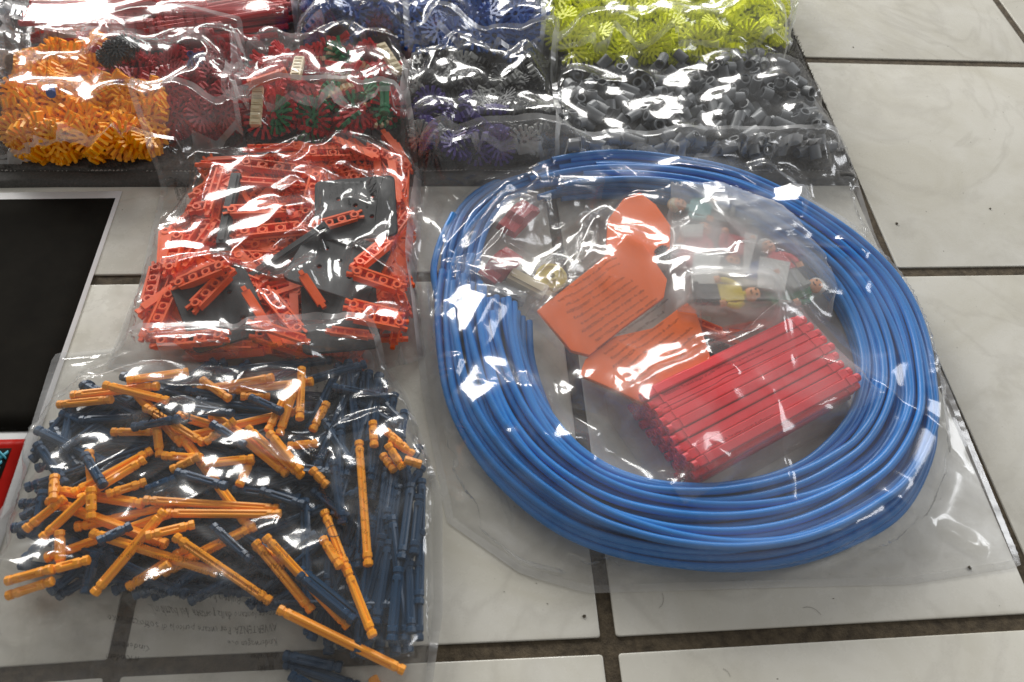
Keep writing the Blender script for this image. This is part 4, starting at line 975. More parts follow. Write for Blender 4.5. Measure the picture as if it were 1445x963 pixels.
for li, (nl, z_) in enumerate(lay):
    for q_ in range(nl):
        th_ = np.linspace(0, 1, NS); cen = .5 + (0, .02, -.03, .05, -.02)[li]
        wl_ = np.linalg.norm(Ow - Iw, axis=1); need = nl * .0057 / wl_
        spread = np.minimum(1, need * (1.0 + .35 * np.sin(th_ * 9 + li * 2) ** 2)); spread = np.maximum(spread, min(.98, .96 - li * .08))
        t_ = cen + .08 * np.sin(th_ * 7 + li * 1.7) * (li > 0) + ((q_ + .5) / nl - .5) * spread + .045 * np.sin(th_ * (5 + q_ % 3) * 2 + q_ * 1.9 + li)
        t_ = .5 + .5 * np.tanh((t_ - .5) * 2 * .92) / math.tanh(.92)
        s0 = 0 if (li * 7 + q_ * 3) % 4 else int(1 + 4 * random.random())
        if li == 0 and q_ < 2: s0 = 0
        s1 = NS - int(random.random() * 14)
        XY = Ow * (1 - t_)[:, None] + Iw * t_[:, None]
        z = z_ + .0012 * np.sin(th_ * 11 + q_ * 2.1 + li) * (li > 0) + .0005 * np.sin(th_ * 23 + q_)
        pts = np.c_[XY, z][s0:s1]
        mb = MB(); mb.tube(pts - ct, TRd, 9, cap=False)
        # open tube mouth at both ends
        for e_, d_ in ((pts[0], pts[1]), (pts[-1], pts[-2])):
            dd = (d_ - e_) / np.linalg.norm(d_ - e_); mb.tube([e_ - ct, e_ - ct + dd * .006], [TRd * .7, TRd * .7], 9, cap=False)
        link_mesh('tube_loop', mb.mesh('tube_loop', M['tube'], True), coil); Hput(pts[:, 0], pts[:, 1], pts[:, 2] + TRd * .9)
        for oo in (-.002, .002): Hput(pts[:, 0] + oo, pts[:, 1], pts[:, 2] + TRd * .7); Hput(pts[:, 0], pts[:, 1] + oo, pts[:, 2] + TRd * .7)
for k in range(8):
    f_ = k / 7; a = [(624 + 52 * f_, 400), (630 + 44 * f_, 350 + 18 * f_), (650 + 38 * f_, 296 + 24 * f_), (690 + 26 * f_, 262 + 20 * f_), (750 + 14 * f_, 243 + 18 * f_), (800, 238 + 22 * f_)]
    z_ = .003 + .005 * (k % 2); pts = cr_spline([np.array([*wpt(p, z_), z_ + .0008 * math.sin(k * 2. + i)]) for i, p in enumerate(a)], 40)
    link_mesh('tube_loop', MB().tube(pts - ct, TRd, 9).mesh('tube_loop', M['tube'], True), coil); Hput(pts[:, 0], pts[:, 1], pts[:, 2] + TRd)
for (a, zz_) in (([(617, 420), (612, 380), (622, 340), (640, 302)], (.012, .014, .017, .020)), ([(634, 430), (640, 370), (664, 320), (700, 280)], (.008, .010, .010, .010)), ([(652, 440), (655, 400), (668, 360)], (.012, .014, .016))):
    pts = cr_spline([np.array([*wpt(p, z_), z_]) for p, z_ in zip(a, zz_)], 24)
    link_mesh('tube_end', MB().tube(pts - ct, TRd, 9).mesh('tube_end', M['tube'], True), coil)

# --- big bag: what lies inside the coil
def poly_plate(name, pts, z, th, m_, label, cat, group=None, slope=(0, 0), curl=0.0):
    W_ = np.array([at(a, b_, z) for a, b_ in pts]); c = W_.mean(0)
    me = plate_mesh(name, [tuple(q_) for q_ in (W_ - c)], [], th, m_)
    o = link_mesh(name, me, None, (c[0], c[1], z), (slope[0], slope[1], 0)); tag(o, label, cat, group)
    k_ = inpoly(GX, GY, W_); Hm[k_] = np.maximum(Hm[k_], z + th / 2 + (GY[k_] - c[1]) * math.tan(slope[0]) - (GX[k_] - c[0]) * math.tan(slope[1])); return o
# dark bits in the hollow of the coil
for (x, y, m_, r_, lb) in ((1005, 488, 'black', .014, 'black connector between red rods and figures'),):
    drop_disc(connector_mesh('connector', FULL, M[m_], r_), 'connector', at(x, y, .006), r_, .006, lb, 'connector', None)
for (x, y, x2, y2, lb) in ((985, 462, 1020, 478, 'orange red track bar at the front of the figure bag'), (1030, 462, 1080, 452, 'orange red track bar behind the red rod bundle'), (968, 450, 1000, 472, 'orange red track bar beside the orange panels')):
    drop_rod(bars[.040], 'track_bar', at(x, y, .012), at(x2, y2, .012), .005, lb, 'track piece', None, roll=0)
# wine red shells and a pale disc under the glare
def shell_mesh(m_, L=.040, W=.020, h=.011):
    P_ = [(-.5, 0), (-.46, .55), (-.22, .62), (-.08, 1), (.22, .94), (.34, .55), (.5, .40), (.5, 0)]; mb = MB(); V = []
    for sg, k in ((-1, 1), (1, 1)):
        for x, z in P_: V.append((x * L, sg * W / 2 * (1 - .22 * z), z * h - .002))
    n_ = len(P_); F_ = [tuple(range(n_)), tuple(range(2 * n_ - 1, n_ - 1, -1))] + [(i, n_ + i, n_ + (i + 1) % n_, (i + 1) % n_) for i in range(n_)]
    mb.add(V, F_)
    return mb.mesh('shell', m_)
sh_m = shell_mesh(M['crimson'])
for (a, b_, lb) in (((690, 382), (722, 352), 'wine red moulded shell at the left, under a flap of film'), ((712, 318), (752, 278), 'wine red moulded shell under the brightest glare')):
    a = np.array(at(*a, .02)); b_ = np.array(at(*b_, .02)); drop_rod(sh_m, 'shell', a, b_, .010, lb, 'shell', None, roll=0)
pd = MB().ring((0, 0, 0), .0135, .003, .004, 28).ring((0, 0, .0026), .0125, .0105, .002, 28).ring((0, 0, .002), .005, .003, .005, 16).mesh('disc', M['paleyellow'])
o = drop_disc(pd, 'disc', at(782, 368, .026), .0135, .005, 'pale yellow disc with a centre hole, left of the orange panels', 'disc', None, extra=.15)
mtan = MB().box((0, 0, 0), (.034, .012, .007)).box((0, 0, .004), (.03, .006, .002)).box((.019, 0, 0), (.006, .006, .005)).mesh('beam', M['cream'])
drop_rod(mtan, 'beam', at(722, 380, .016), at(770, 402, .016), .005, 'beige beam below the pale yellow disc', 'beam', None, roll=0)
drop_rod(MB().box((0, 0, 0), (.03, .010, .007)).box((0, 0, .004), (.022, .004, .002)).mesh('beam', M['grey']), 'beam', at(700, 402, .014), at(735, 412, .014), .005, 'grey beam in the left of the hollow', 'beam', None, roll=0)
tb = MB().tube([(0, 0, 0), (.012, .016, .001), (.012, .034, .002)], .0016, 8).mesh('bent_wire', M['lightgrey'], True)
# orange panels
pb = poly_plate('orange_panel', [(856, 345), (858, 312), (880, 284), (902, 276), (924, 292), (946, 322), (944, 352), (920, 366), (880, 366)], .020, .003, M['panel'], 'bright orange eight sided panel farthest back, under the two others', 'panel', None, (.04, .0))
poly_plate('orange_panel', [(920, 466), (968, 430), (980, 440), (1002, 508), (940, 540), (906, 570), (878, 556), (818, 530), (826, 510), (866, 478)], .022, .003, M['panel'], 'bright orange panel nearest the red rod bundle, printed film on it', 'panel', None, (.02, .01))
poly_plate('orange_panel', [(759, 440), (836, 380), (884, 340), (906, 350), (940, 396), (936, 420), (878, 462), (832, 500), (806, 494)], .027, .003, M['panel'], 'bright orange angular panel on top in the middle of the coil', 'panel', None, (.06, .02))
bk = connector_mesh('connector', FULL, M['black'], .007, .006)
o = drop_disc(bk, 'connector', at(939, 349, .03), .006, .006, 'tiny black connector at the right of the rear orange panel', 'connector', None)

# figures in their own dull little bag
def figure(px, py, rz, shirt, legs, label, hair='black', z=.022, cap=False, roll=0.0):
    x, y = at(px, py, z); root = empty('toy_figure', (x, y, z)); tag(root, label, 'toy figure'); root.scale = (1.45, 1.45, .95)
    root.rotation_euler = (roll, 0, rz)            # lying on its back, head towards +x
    t_ = MB().add([(-.001, -.0062, -.0032), (-.001, .0062, -.0032), (-.001, .0062, .0032), (-.001, -.0062, .0032), (.0125, -.0048, -.003), (.0125, .0048, -.003), (.0125, .0048, .003), (.0125, -.0048, .003)],
                  [(0, 1, 2, 3), (7, 6, 5, 4), (0, 4, 5, 1), (1, 5, 6, 2), (2, 6, 7, 3), (3, 7, 4, 0)])
    t_.tube([(.0125, 0, 0), (.0145, 0, 0)], .0024, 10)
    o = link_mesh('torso', t_.mesh('torso', M[shirt]), root)
    for sg in (-1, 1):
        link_mesh('arm', MB().tube([(.0112, sg * .0055, 0), (.0075, sg * .0085, .001), (.0035, sg * .0088, .0032), (.001, sg * .0084, .0042)], [.0022, .0022, .0019, .0016], 8).mesh('arm', M[shirt], True), root)
        link_mesh('hand', MB().ring((0, 0, 0), .0022, .0012, .0032, 10).mesh('hand', M['skin']), root, (-.0008, sg * .0083, .0048), (0, 1.2, 0))
        link_mesh('leg', MB().box((-.0080, sg * .0033, 0), (.0135, .0058, .0056)).box((-.0138, sg * .0033, .0016), (.0026, .0058, .0085)).mesh('leg', M[legs]), root)
    bm = bmesh.new(); bmesh.ops.create_uvsphere(bm, u_segments=16, v_segments=12, radius=.0048)
    for v in bm.verts: v.co = Vector((max(-.0046, min(.0046, v.co.z * 1.12)) + .0190, v.co.y, v.co.x * 1.0))
    me = bpy.data.meshes.new('head'); bm.to_mesh(me); bm.free(); me.materials.append(M['skin']); me.polygons.foreach_set('use_smooth', [True] * len(me.polygons))
    h_ = link_mesh('head', me, root)
    for sg in (-1, 1): link_mesh('eye', MB().tube([(.0198, sg * .0017, .0042), (.0198, sg * .0017, .0049)], .0006, 8).mesh('eye', M['black']), h_)
    link_mesh('mouth', MB().tube([(.0172, -.0014, .0045), (.0166, 0, .0047), (.0172, .0014, .0045)], .0003, 6).mesh('mouth', M['black']), h_)
    bm = bmesh.new(); bmesh.ops.create_uvsphere(bm, u_segments=16, v_segments=10, radius=.0055)
    for v in bm.verts:
        q_ = v.co.copy()
        v.co = Vector((q_.z * .95 + .0208, q_.y, q_.x - .0010))
        if v.co.z > .0030 and v.co.x < .0222: v.co.z = .0026
        if v.co.x < .0175: v.co.x = .0175
    me = bpy.data.meshes.new('hair'); bm.to_mesh(me); bm.free(); me.materials.append(M[hair]); me.polygons.foreach_set('use_smooth', [True] * len(me.polygons))
    link_mesh('helmet' if cap else 'hair', me, root)
    g = np.arange(-.013, .013, CS); gx_ = np.arange(-.024, .042, CS); A, B = np.meshgrid(gx_, g); Hput(x + A * math.cos(rz) - B * math.sin(rz), y + A * math.sin(rz) + B * math.cos(rz), z + .0105 + A * 0)
figure(1016, 416, -.02, 'figyellow', 'charcoal', 'toy figure in a yellow shirt with dark legs, lying with its head to the right', 'charcoal', .029)
figure(1040, 338, 1.2 + 3.14, 'pinkred', 'charcoal', 'toy figure in a red shirt with dark legs behind the yellow shirted one', 'black', .020)
figure(1108, 382, 1.9, 'pinkred', 'lightgrey', 'toy figure in a pink red shirt near the right end of the figure bag', 'white', .018)
figure(1000, 300, 2.8, 'teal', 'lightgrey', 'toy figure in a pale teal shirt at the far end of the figure bag', 'cream', .016)
figure(1112, 415, .3, 'green', 'green', 'toy figure in green behind the corner of the red rod bundle', 'white', .014)
figure(978, 352, 1.0, 'pinkred', 'red', 'toy figure in red at the left of the figure bag', 'charcoal', .016)
for (pts_, z_, m_, lb) in (([(980, 358), (1016, 360), (1010, 408), (974, 402)], .026, 'white', 'white card square at the left of the yellow shirted figure'), ([(1072, 364), (1114, 372), (1106, 412), (1068, 408)], .022, 'white', 'white card square right of the yellow shirted figure'),
                           ([(960, 320), (992, 318), (990, 336), (962, 336)], .022, 'white', 'small white block at the far left of the figure bag'), ([(1052, 330), (1068, 334), (1056, 380), (1048, 384)], .024, 'white', 'narrow white wedge in the middle of the figure bag'), ([(1048, 374), (1072, 370), (1068, 396), (1050, 390)], .020, 'blueconn', 'small blue block behind the yellow shirted figure')):
    poly_plate('block', pts_, z_, .003, M[m_], lb, 'block')
FB = empty('inner_bag'); tag(FB, 'dull inner bag of toy figures at the far right of the hollow', 'bag')
o, P = bag_film('front_film', [(942, 270), (1010, 268), (1100, 300)], [(1100, 300), (1160, 370), (1184, 440)], [(944, 448), (1060, 462), (1184, 440)], [(942, 270), (944, 448)], size=22, seed=31, slack=.03, zedge=.016, m_=M['film_dull'], parent=FB, creases=6)

LB = empty('inner_bag'); tag(LB, 'dull inner bag over the wine red shells and pale yellow disc', 'bag')
o, P = bag_film('front_film', [(640, 352), (700, 268), (850, 262)], [(850, 262), (850, 340), (790, 432)], [(650, 425), (730, 436), (790, 432)], [(640, 352), (636, 400), (650, 425)], size=20, seed=37, slack=.05, zedge=.012, m_=M['film_tight'], parent=LB, creases=8,
    folds=[(655, 345, 745, 290, .010, .022), (700, 345, 760, 275, .010, .02), (690, 380, 790, 400, .008, .016), (780, 320, 830, 280, .010, .02)])
# printed inner bag over the panels
OB = empty('inner_bag'); tag(OB, 'printed inner bag wrapped over the bright orange panels', 'bag')
o, P = bag_film('front_film', [(742, 436), (880, 268), (955, 270)], [(955, 270), (968, 420), (1010, 520)], [(810, 560), (930, 590), (1010, 520)], [(742, 436), (800, 520), (810, 560)], size=22, seed=32, slack=.02, zedge=.018, m_=M['film_thin'], parent=OB, creases=5)
PW = P
def near_uv(P, px, py, z=.03):
    q_ = np.array(at(px, py, z)); D_ = ((P[..., :2] - q_) ** 2).sum(-1); i, j = np.unravel_index(np.argmin(D_), D_.shape); return i / (P.shape[0] - 1), j / (P.shape[1] - 1)
def world_print(name, P, origin_px, du_px, dv_px, items, parent, z=.03, m_=None):
    # lettering laid straight across the film in floor directions: x axis along du, lines along dv
    o_ = np.array(at(*origin_px, z)); ax_ = np.array(at(*du_px, z)) - o_; ax_ /= np.linalg.norm(ax_); ay_ = np.array([ax_[1], -ax_[0]])
    fl = 1.0
    if (np.array(at(*dv_px, z)) - o_) @ ay_ < 0: ay_ = -ay_; fl = -1.0
    V = []; F_ = []; n_ = 0; S_xy = P.reshape(-1, 3)
    n1, m1 = P.shape[:2]
    # height of the film by scattering it to a fine map
    R_ = up2(up2(P)).reshape(-1, 3); a, b_ = gi(R_[:, 0], R_[:, 1]); Z = np.zeros((NX, NY), np.float32); ii = np.clip(np.rint(a).astype(int), 0, NX - 1); jj = np.clip(np.rint(b_).astype(int), 0, NY - 1); np.maximum.at(Z, (ii, jj), R_[:, 2].astype(np.float32))
    for (s_, x0, y0, sz) in items:
        if s_ == '#line': 
            x1, y1 = sz; k_ = 60; t_ = np.linspace(0, 1, k_)[:, None]; A_ = np.array([x0, y0]); B_ = np.array([x1, y1]); d_ = (B_ - A_) / np.linalg.norm(B_ - A_); nn = np.array([-d_[1], d_[0]]) * .0002
            c_ = A_ + (B_ - A_) * t_; T = np.concatenate([c_ + nn, c_ - nn]); f = [(i, i + 1, k_ + i + 1, k_ + i) for i in range(k_ - 1)]
        else:
            T0, f = text_flat(s_); T = np.c_[x0 + T0[:, 0] * sz, y0 - T0[:, 1] * sz]
        q_ = o_ + T[:, :1] * ax_ + T[:, 1:] * ay_
        a, b_ = gi(q_[:, 0], q_[:, 1]); i = np.clip(a.astype(int), 0, NX - 2); j = np.clip(b_.astype(int), 0, NY - 2); zz_ = np.maximum.reduce([Z[i, j], Z[i + 1, j], Z[i, j + 1], Z[i + 1, j + 1]])
        V.append(np.c_[q_, zz_ + .0003]); F_ += [tuple(g_ + n_ for g_ in p_) for p_ in f]; n_ += len(T)
    V = np.concatenate(V); me = bpy.data.meshes.new(name)
    ok = V[:, 2] > .002; F_ = [p_ for p_ in F_ if all(ok[g_] for g_ in p_)]
    me.from_pydata(V.tolist(), [], F_); me.materials.append(m_ or M['ink']); return link_mesh(name, me, parent)
items = []
for k in range(17):
    s_, b_ = WARN[k % len(WARN)]; items.append((s_[:44], .001 + (k % 3) * .002, .0060 * k + .002, .0036))
world_print('printed_text', P, (775, 425), (900, 345), (900, 560), items, OB, .03)

# bundle of red beams in its own bag
A_ = np.array(at(901, 546, .03)); B_ = np.array(at(1126, 438, .03)); C_ = np.array(at(984, 676, .02))
L_ = np.linalg.norm(B_ - A_); dx_ = (B_ - A_) / L_; dn = np.array([dx_[1], -dx_[0]]); Wd = abs((C_ - A_) @ dn)
def beam_mesh(L_):
    mb = MB(); hw = Wd / rows * .45; hh = .0030; pr = [(-hw, -hh), (hw, -hh), (hw, hh * .7), (hw * .8, hh), (-hw * .8, hh), (-hw, hh * .7)]
    mb.sections([(-L_ / 2, .9), (-L_ / 2 + .002, 1), (L_ / 2 - .002, 1), (L_ / 2, .9)], None, lambda i: pr)
    for sx in (-1, 1): mb.ring((sx * (L_ / 2 + .002), 0, 0), .0034, .0015, .004, 10, 'x'); mb.box((sx * (L_ / 2 - .008), 0, .0006), (.0016, hw * 2.04, hh * 2.1))
    return mb.mesh('red_beam', M['red'])
rows = 10
bme = beam_mesh(L_ * .97); rows = 10
bundle_g = 'red beams in the bundle'
for lev in range(4):
    for k in range(rows - (lev % 2)):
        y_ = (k + .5 + .5 * (lev % 2)) * Wd / rows; c = A_ + dx_ * (L_ / 2 + random.uniform(-.003, .003)) + dn * y_
        o = link_mesh('red_beam', bme, None, (c[0], c[1], .0045 + lev * .0073 + .0012 * math.sin(k * 1.3 + lev)), (random.uniform(-.10, .10), random.uniform(-.006, .006), math.atan2(dx_[1], dx_[0]) + random.uniform(-.005, .005)))
        lb = 'red grooved beam in the lower layers of the bundle'
        grp = bundle_g
        if lev == 3: lb = ('red grooved beam in the top layer, ' + ('farthest from the camera' if k == 0 else 'nearest the camera' if k == rows - 2 else ['second', 'third', 'fourth', 'fifth', 'sixth', 'seventh', 'eighth', 'ninth'][k - 1] + ' from the back of the bundle')); grp = 'red beams in the top layer of the bundle'
        tag(o, lb, 'beam', grp)
Pb = [A_ - dx_ * .001, B_, B_ + dn * Wd, A_ + dn * Wd]; k_ = inpoly(GX, GY, Pb); Hm[k_] = np.maximum(Hm[k_], .0335)
RB = empty('inner_bag'); tag(RB, 'printed clear inner bag tight round the bundle of red beams', 'bag')
def pxr(q_): return q_
def bag_world(T, R, B, L, **kw):
    global side
    s0 = side
    def side(pts, n_, z):
        Pn = np.array(pts); d_ = np.r_[0, np.cumsum(np.hypot(*np.diff(Pn, axis=0).T))]; t_ = np.linspace(0, d_[-1], n_); return np.c_[np.interp(t_, d_, Pn[:, 0]), np.interp(t_, d_, Pn[:, 1])]
    try: return bag_film('front_film', T, R, B, L, **kw)
    finally: side = s0
a0 = A_ - dx_ * .022 - dn * .010; b0 = B_ + dx_ * .012 - dn * .010; c0 = B_ + dx_ * .012 + dn * (Wd + .012); d0 = A_ - dx_ * .022 + dn * (Wd + .012)
o, P = bag_world([a0, b0], [b0, c0], [d0, c0], [a0, d0], size=24, seed=33, slack=.02, m_=M['film_tight'], parent=RB, creases=5, crumple=.0006)
items = [('WARNING: To avoid danger of suffocation, keep this bag away from babies', .006, .012, .0030), ('#line', .0, .020, (L_ * .95, .020)), ('AVVERTENZA: Per evitare pericolo di soffocamento', .010, .060, .0028)]
q0 = A_; 
world_print('printed_text', P, (915, 545), (1118, 452), (990, 655), items, RB, .035)

# the big bag's film
BB = empty('plastic_bag'); tag(BB, 'large milky clear bag holding the blue tubing coil', 'bag')
o, P = bag_film('front_film', [(598, 236), (760, 228), (900, 226), (1060, 222), (1192, 216)], [(1192, 216), (1228, 330), (1330, 540), (1432, 790)], [(640, 730), (740, 800), (830, 826), (1100, 818), (1280, 814), (1432, 790)], [(598, 236), (582, 380), (606, 560), (640, 730)],
    size=44, seed=41, slack=.055, mslack=.04, m_=M['film_milky'], parent=BB, env_r=9, creases=26, iters=(80, 60, 40), rfolds=22,
    folds=[(612, 372, 735, 250, 0.016, 0.046), (735, 248, 762, 275, 0.012, 0.029), (655, 330, 705, 300, 0.010, 0.025), (705, 345, 745, 290, 0.013, 0.034), (700, 400, 612, 374, 0.008, 0.025), (800, 262, 812, 330, 0.013, 0.034), (788, 400, 850, 300, 0.013, 0.042), (612, 440, 652, 500, 0.010, 0.029), (652, 500, 702, 418, 0.013, 0.034),
           (626, 560, 652, 500, 0.009, 0.025), (650, 600, 735, 545, 0.013, 0.042), (738, 540, 760, 650, 0.016, 0.038), (760, 652, 880, 590, 0.013, 0.046), (790, 545, 870, 620, 0.014, 0.046), (870, 590, 985, 662, 0.013, 0.046), (1060, 238, 1135, 262, 0.012, 0.034), (1135, 262, 1122, 310, 0.012, 0.025),
           (930, 242, 1060, 262, 0.010, 0.034), (1100, 232, 1150, 258, 0.013, 0.025), (640, 740, 740, 790, 0.008, 0.029), (615, 690, 700, 700, 0.008, 0.029), (1180, 760, 1290, 770, 0.010, 0.034), (1240, 700, 1340, 760, 0.008, 0.025), (1210, 745, 1230, 800, 0.008, 0.025), (1150, 520, 1300, 590, 0.005, 0.017), (1010, 300, 1130, 330, 0.008, 0.025)])
seam('seam', P, BB, M['film_seam'])
back_film(P, BB)

# --- front left bag: amber and navy rods
NV = M['navy']
RP = [(62, 575), (110, 538), (280, 515), (440, 500), (540, 530), (588, 610), (600, 700), (600, 880), (575, 960), (480, 975), (385, 940), (380, 870), (250, 842), (130, 845), (-10, 850), (-60, 800), (25, 745), (42, 650)]
RQ = [(70, 585), (110, 545), (280, 515), (440, 500), (540, 530), (588, 610), (600, 700), (598, 850), (570, 930), (480, 930), (400, 862), (250, 842), (130, 835), (40, 840), (25, 745), (42, 650)]
gn = 'navy rods in the front left bag'
def anyang(c):
    return random.uniform(-.6, .9) if c[0] < at(450, 700)[0] else random.gauss(1.55, .25)
nvm = [rod_mesh(.06, NV, .0036, 'rod')[0], rod_mesh(.085, NV, .0036, 'rod')[0]]
tag(heap_stuff('navy_rod_heap', nvm, [(80, 580), (440, 530), (570, 600), (580, 860), (540, 910), (420, 850), (60, 820), (60, 650)], +.008, 420, .010, .006, .017, tilt=.05, ang=anyang, half=.036), 'packed lower layers of navy rods in the front left bag', 'rods')
fill_rods(NV, 'rod', RQ, .014, 110, [.06, .085, .085], anyang, 'navy blue rod, @ part of the heap in the front left bag', 'rod', gn, r=.0036, best=3, sd=.1, fill=.62, cap=.018, maxtilt=.12)
fill_rods(M['amber'], 'rod', [(110, 560), (440, 530), (460, 800), (380, 830), (60, 800), (90, 640)], .015, 14, [.06, .085], lambda c: random.uniform(-.9, .9), 'amber rod low in the @ part of the front left heap', 'rod', 'amber rods low in the heap', r=.0036, best=2, sd=.1, fill=.6, maxtilt=.15, cap=.024)
Bl = [((70, 600), (104, 655)), ((96, 570), (82, 640)), ((112, 616), (222, 622)), ((112, 592), (196, 588)), ((50, 624), (92, 684)), ((60, 690), (50, 760)), ((290, 700), (330, 640)), ((330, 690), (420, 700)), ((240, 632), (330, 650)),
      ((545, 655), (530, 785)), ((562, 680), (548, 790)), ((580, 680), (566, 790)), ((548, 762), (530, 880)), ((592, 700), (584, 780)), ((578, 790), (570, 900)), ((562, 800), (552, 905)), ((590, 790), (590, 900)), ((512, 700), (506, 800)),
      ((395, 928), (500, 962)), ((392, 918), (480, 936)), ((400, 945), (470, 985)), ((470, 545), (545, 560)), ((500, 560), (560, 595)), ((455, 590), (500, 660)), ((480, 600), (478, 680)), ((300, 760), (390, 810)), ((330, 745), (410, 800)), ((135, 780), (118, 838)), ((150, 775), (160, 810)),
      ((210, 540), (250, 560)), ((262, 548), (330, 560)), ((536, 560), (566, 590)), ((350, 660), (470, 668)), ((420, 800), (520, 880)), ((470, 760), (520, 860)), ((540, 800), (520, 900)), ((440, 690), (490, 730))]
CUR[0] = atn(RQ, .014)
for k, (a, b_) in enumerate(Bl):
    a = np.array(at(*a, .022)); b_ = np.array(at(*b_, .022)); me, L_ = rod_mesh(np.linalg.norm(b_ - a), NV, .0035, 'rod'); c = (a + b_) / 2; d_ = (b_ - a) / np.linalg.norm(b_ - a) * L_ / 2
    drop_rod(me, 'rod', c - d_, c + d_, .0035, 'navy blue rod on top, @ part of the heap in the front left bag', 'rod', 'navy rods near the top of the heap', fill=.6, cap=.021, maxtilt=.1)
Am = [((179, 542), (266, 520), 'slanting at the far left edge of the heap'), ((72, 562), (158, 562), 'lying crosswise at the far left corner'), ((150, 548), (235, 562), 'just right of the far left corner one'), ((282, 531), (322, 560), 'short, at the middle of the far edge'), ((338, 554), (376, 551), 'short crosswise, at the far edge'),
      ((205, 575), (287, 624), 'slanting under the far glare'), ((154, 604), (220, 604), 'crosswise between navy rods at the left'), ((220, 598), (222, 639), 'pointing away, at the end of a crosswise rod'), ((289, 624), (333, 595), 'slanting in the far middle'), ((225, 639), (287, 647), 'crosswise in the left middle'),
      ((120, 629), (125, 685), 'pointing away at the left'), ((102, 695), (210, 631), 'upper one of a slanting pair at the left'), ((110, 706), (205, 646), 'lower one of a slanting pair at the left'), ((151, 698), (202, 677), 'short slanting, under the left pair'),
      ((56, 757), (136, 695), 'slanting at the near left, longer'), ((32, 746), (92, 703), 'slanting, farthest left'), ((77, 670), (79, 711), 'short, pointing away, far left'), ((136, 695), (133, 736), 'short, pointing away, below the left pair'), ((82, 749), (79, 798), 'pointing away at the near left corner'),
      ((67, 803), (123, 790), 'crosswise at the near left corner'), ((0, 818), (77, 803), 'poking into the left corner flap, upper'), ((0, 836), (72, 818), 'poking into the left corner flap, lower'), ((202, 706), (392, 713), 'long, crosswise in the centre'), ((235, 723), (394, 725), 'just below the long crosswise one'),
      ((174, 823), (261, 772), 'slanting beneath the near left cross'), ((128, 752), (307, 808), 'long, crossing over at the near left'), ((251, 762), (379, 846), 'long, running to the near middle edge'), ((127, 836), (238, 726), 'long, rising under the near left cross'), ((210, 762), (276, 741), 'short, in the centre left'),
      ((215, 813), (240, 798), 'very short, at the near left edge'), ((335, 685), (353, 644), 'short and steep in the middle'), ((358, 767), (400, 798), 'short, in the near middle'), ((287, 654), (358, 647), 'crosswise in the middle'), ((240, 665), (287, 647), 'slanting left of the middle'),
      ((425, 516), (423, 593), 'pointing away at the far edge'), ((377, 608), (410, 539), 'steep, at the far middle'), ((392, 612), (418, 548), 'steep, right of its twin at the far middle'), ((438, 603), (460, 560), 'short, left of the print triangle'), ((402, 624), (448, 620), 'short crosswise, right of the middle trio'),
      ((331, 608), (405, 667), 'leftmost of the slanting trio'), ((351, 608), (425, 670), 'middle one of the slanting trio'), ((382, 616), (425, 667), 'rightmost of the slanting trio'), ((505, 616), (519, 798), 'long and uppermost on the right, pointing away'), ((525, 590), (527, 624), 'short upright, right of the long one'),
      ((543, 600), (571, 626), 'first of the short ones at the right edge'), ((551, 618), (582, 636), 'second of the short ones at the right edge'), ((538, 634), (556, 659), 'third of the short ones at the right edge'), ((546, 626), (569, 659), 'fourth of the short ones at the right edge'), ((571, 649), (594, 654), 'stub pointing right at the right edge'),
      ((454, 713), (489, 803), 'steep, with the circular arrow print over it'), ((489, 803), (525, 895), 'steep, ending near the front right'), ((361, 767), (438, 859), 'steep slanting in the near middle'), ((377, 762), (489, 880), 'long slanting, right of the near middle'), ((392, 859), (569, 941), 'longest in front, running to the near right corner'),
      ((454, 757), (479, 798), 'short, under the circular arrow'), ((438, 659), (461, 682), 'very short, right of the trio'), ((520, 946), (533, 972), 'stub at the bottom edge of the picture')]
for a, b_, lb in Am:
    a = np.array(at(*a, .028)); b_ = np.array(at(*b_, .028)); me, L_ = rod_mesh(np.linalg.norm(b_ - a), M['amber'], .0032, 'rod'); c = (a + b_) / 2; d_ = (b_ - a) / np.linalg.norm(b_ - a) * L_ / 2
    drop_rod(me, 'rod', c - d_, c + d_, .0034, 'amber rod ' + lb, 'rod', None, fill=.55, maxtilt=.2, cap=.038)
for k, (a, b_) in enumerate([((186, 604), (258, 596)), ((262, 575), (330, 588)), ((250, 668), (322, 690)), ((300, 742), (352, 790)), ((366, 690), (430, 712)), ((118, 640), (150, 690)), ((420, 812), (500, 876)), ((140, 770), (190, 742)), ((470, 650), (482, 735)), ((300, 602), (348, 632)), ((352, 560), (400, 585)), ((205, 690), (250, 676))]):
    a = np.array(at(*a, .028)); b_ = np.array(at(*b_, .028)); me, L_ = rod_mesh(np.linalg.norm(b_ - a), NV, .0034, 'rod'); c = (a + b_) / 2; d_ = (b_ - a) / np.linalg.norm(b_ - a) * L_ / 2
    drop_rod(me, 'rod', c - d_, c + d_, .0034, 'navy blue rod lying over amber rods, @ part of the front left heap', 'rod', 'navy rods over amber ones', fill=.55, maxtilt=.15, cap=.036)
b = empty('plastic_bag'); tag(b, 'clear printed bag of amber and navy rods at the front left', 'bag')
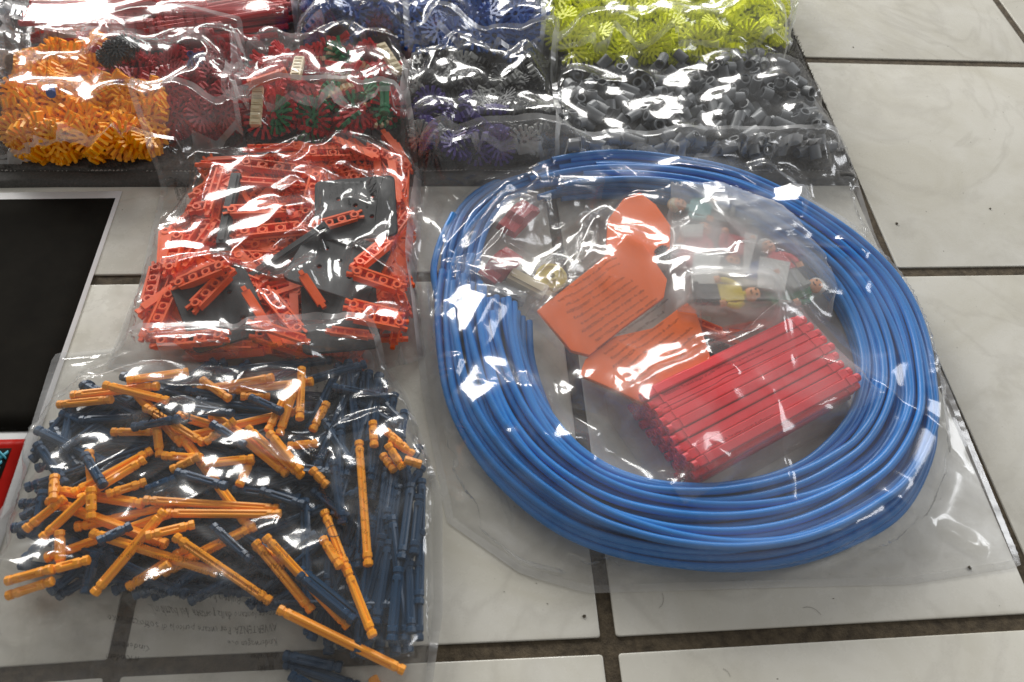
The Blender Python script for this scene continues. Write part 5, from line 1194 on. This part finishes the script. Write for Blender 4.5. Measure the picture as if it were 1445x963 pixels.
o, P = bag_film('front_film', [(84, 506), (200, 494), (340, 500), (460, 486), (520, 496), (566, 560)], [(566, 560), (614, 700), (614, 860), (592, 1010)], [(-90, 985), (200, 985), (400, 1000), (592, 1010)], [(84, 506), (52, 610), (14, 720), (-60, 800), (-90, 985)],
    size=44, seed=51, slack=.03, mslack=.028, parent=b, env_r=7, creases=22, iters=(80, 60, 40), rfolds=18, folds=[(160, 560, 330, 562, 0.013, 0.035), (330, 562, 430, 602, 0.015, 0.038), (228, 590, 272, 640, 0.017, 0.038), (280, 690, 410, 706, 0.012, 0.035), (-10, 790, 80, 835, 0.015, 0.038), (40, 830, 110, 786, 0.012, 0.026), (180, 846, 340, 842, 0.012, 0.019), (428, 500, 470, 560, 0.013, 0.026),
    (470, 560, 505, 500, 0.013, 0.026), (425, 635, 505, 765, 0.009, 0.016), (300, 640, 480, 690, 0.009, 0.019), (520, 942, 592, 928, 0.009, 0.019), (120, 700, 250, 602, 0.009, 0.023), (85, 512, 330, 500, 0.009, 0.023), (330, 505, 480, 492, 0.012, 0.026), (60, 600, 150, 545, 0.009, 0.023), (240, 740, 330, 700, 0.012, 0.026), (70, 860, 180, 900, 0.009, 0.031)])
seam('seam', P, b, M['film_seam'])
back_film(P, b)
items = []
for k in range(11):
    s_, b_ = WARN[(k + 9) % len(WARN)]; items.append((s_, .004, .0064 * k, .0048))
world_print('printed_text', P, (400, 940), (200, 925), (420, 800), items, b, .008, M['inkfaint'])
items = []
for k in range(12):
    s_, b_ = WARN[k % len(WARN)]; items.append((s_[:30], .0, .006 * k, .0038))
world_print('printed_text', P, (505, 790), (420, 745), (560, 690), items, b, .03, M['inkfaint'])
items = [(s_[:26], .004, .0055 * k, .0034) for k, (s_, b_) in enumerate(WARN[:7])]
world_print('printed_text', P, (430, 600), (445, 520), (460, 600), items, b, .03, M['inkfaint'])
u_, v_ = near_uv(P, 472, 749, .032)
print_on('printed_arrow_circle', P, [('#arc', u_, v_, .0040, 20, 340, .0009)], b)
u_, v_ = near_uv(P, 455, 590, .032); print_on('printed_triangle', P, tri(u_, v_, .012, .012, .0006), b)
u_, v_ = near_uv(P, 280, 596, .032); print_on('printed_name', P, [('K\u2019NEX', u_, v_, 180, .0085, 1.1)], b)
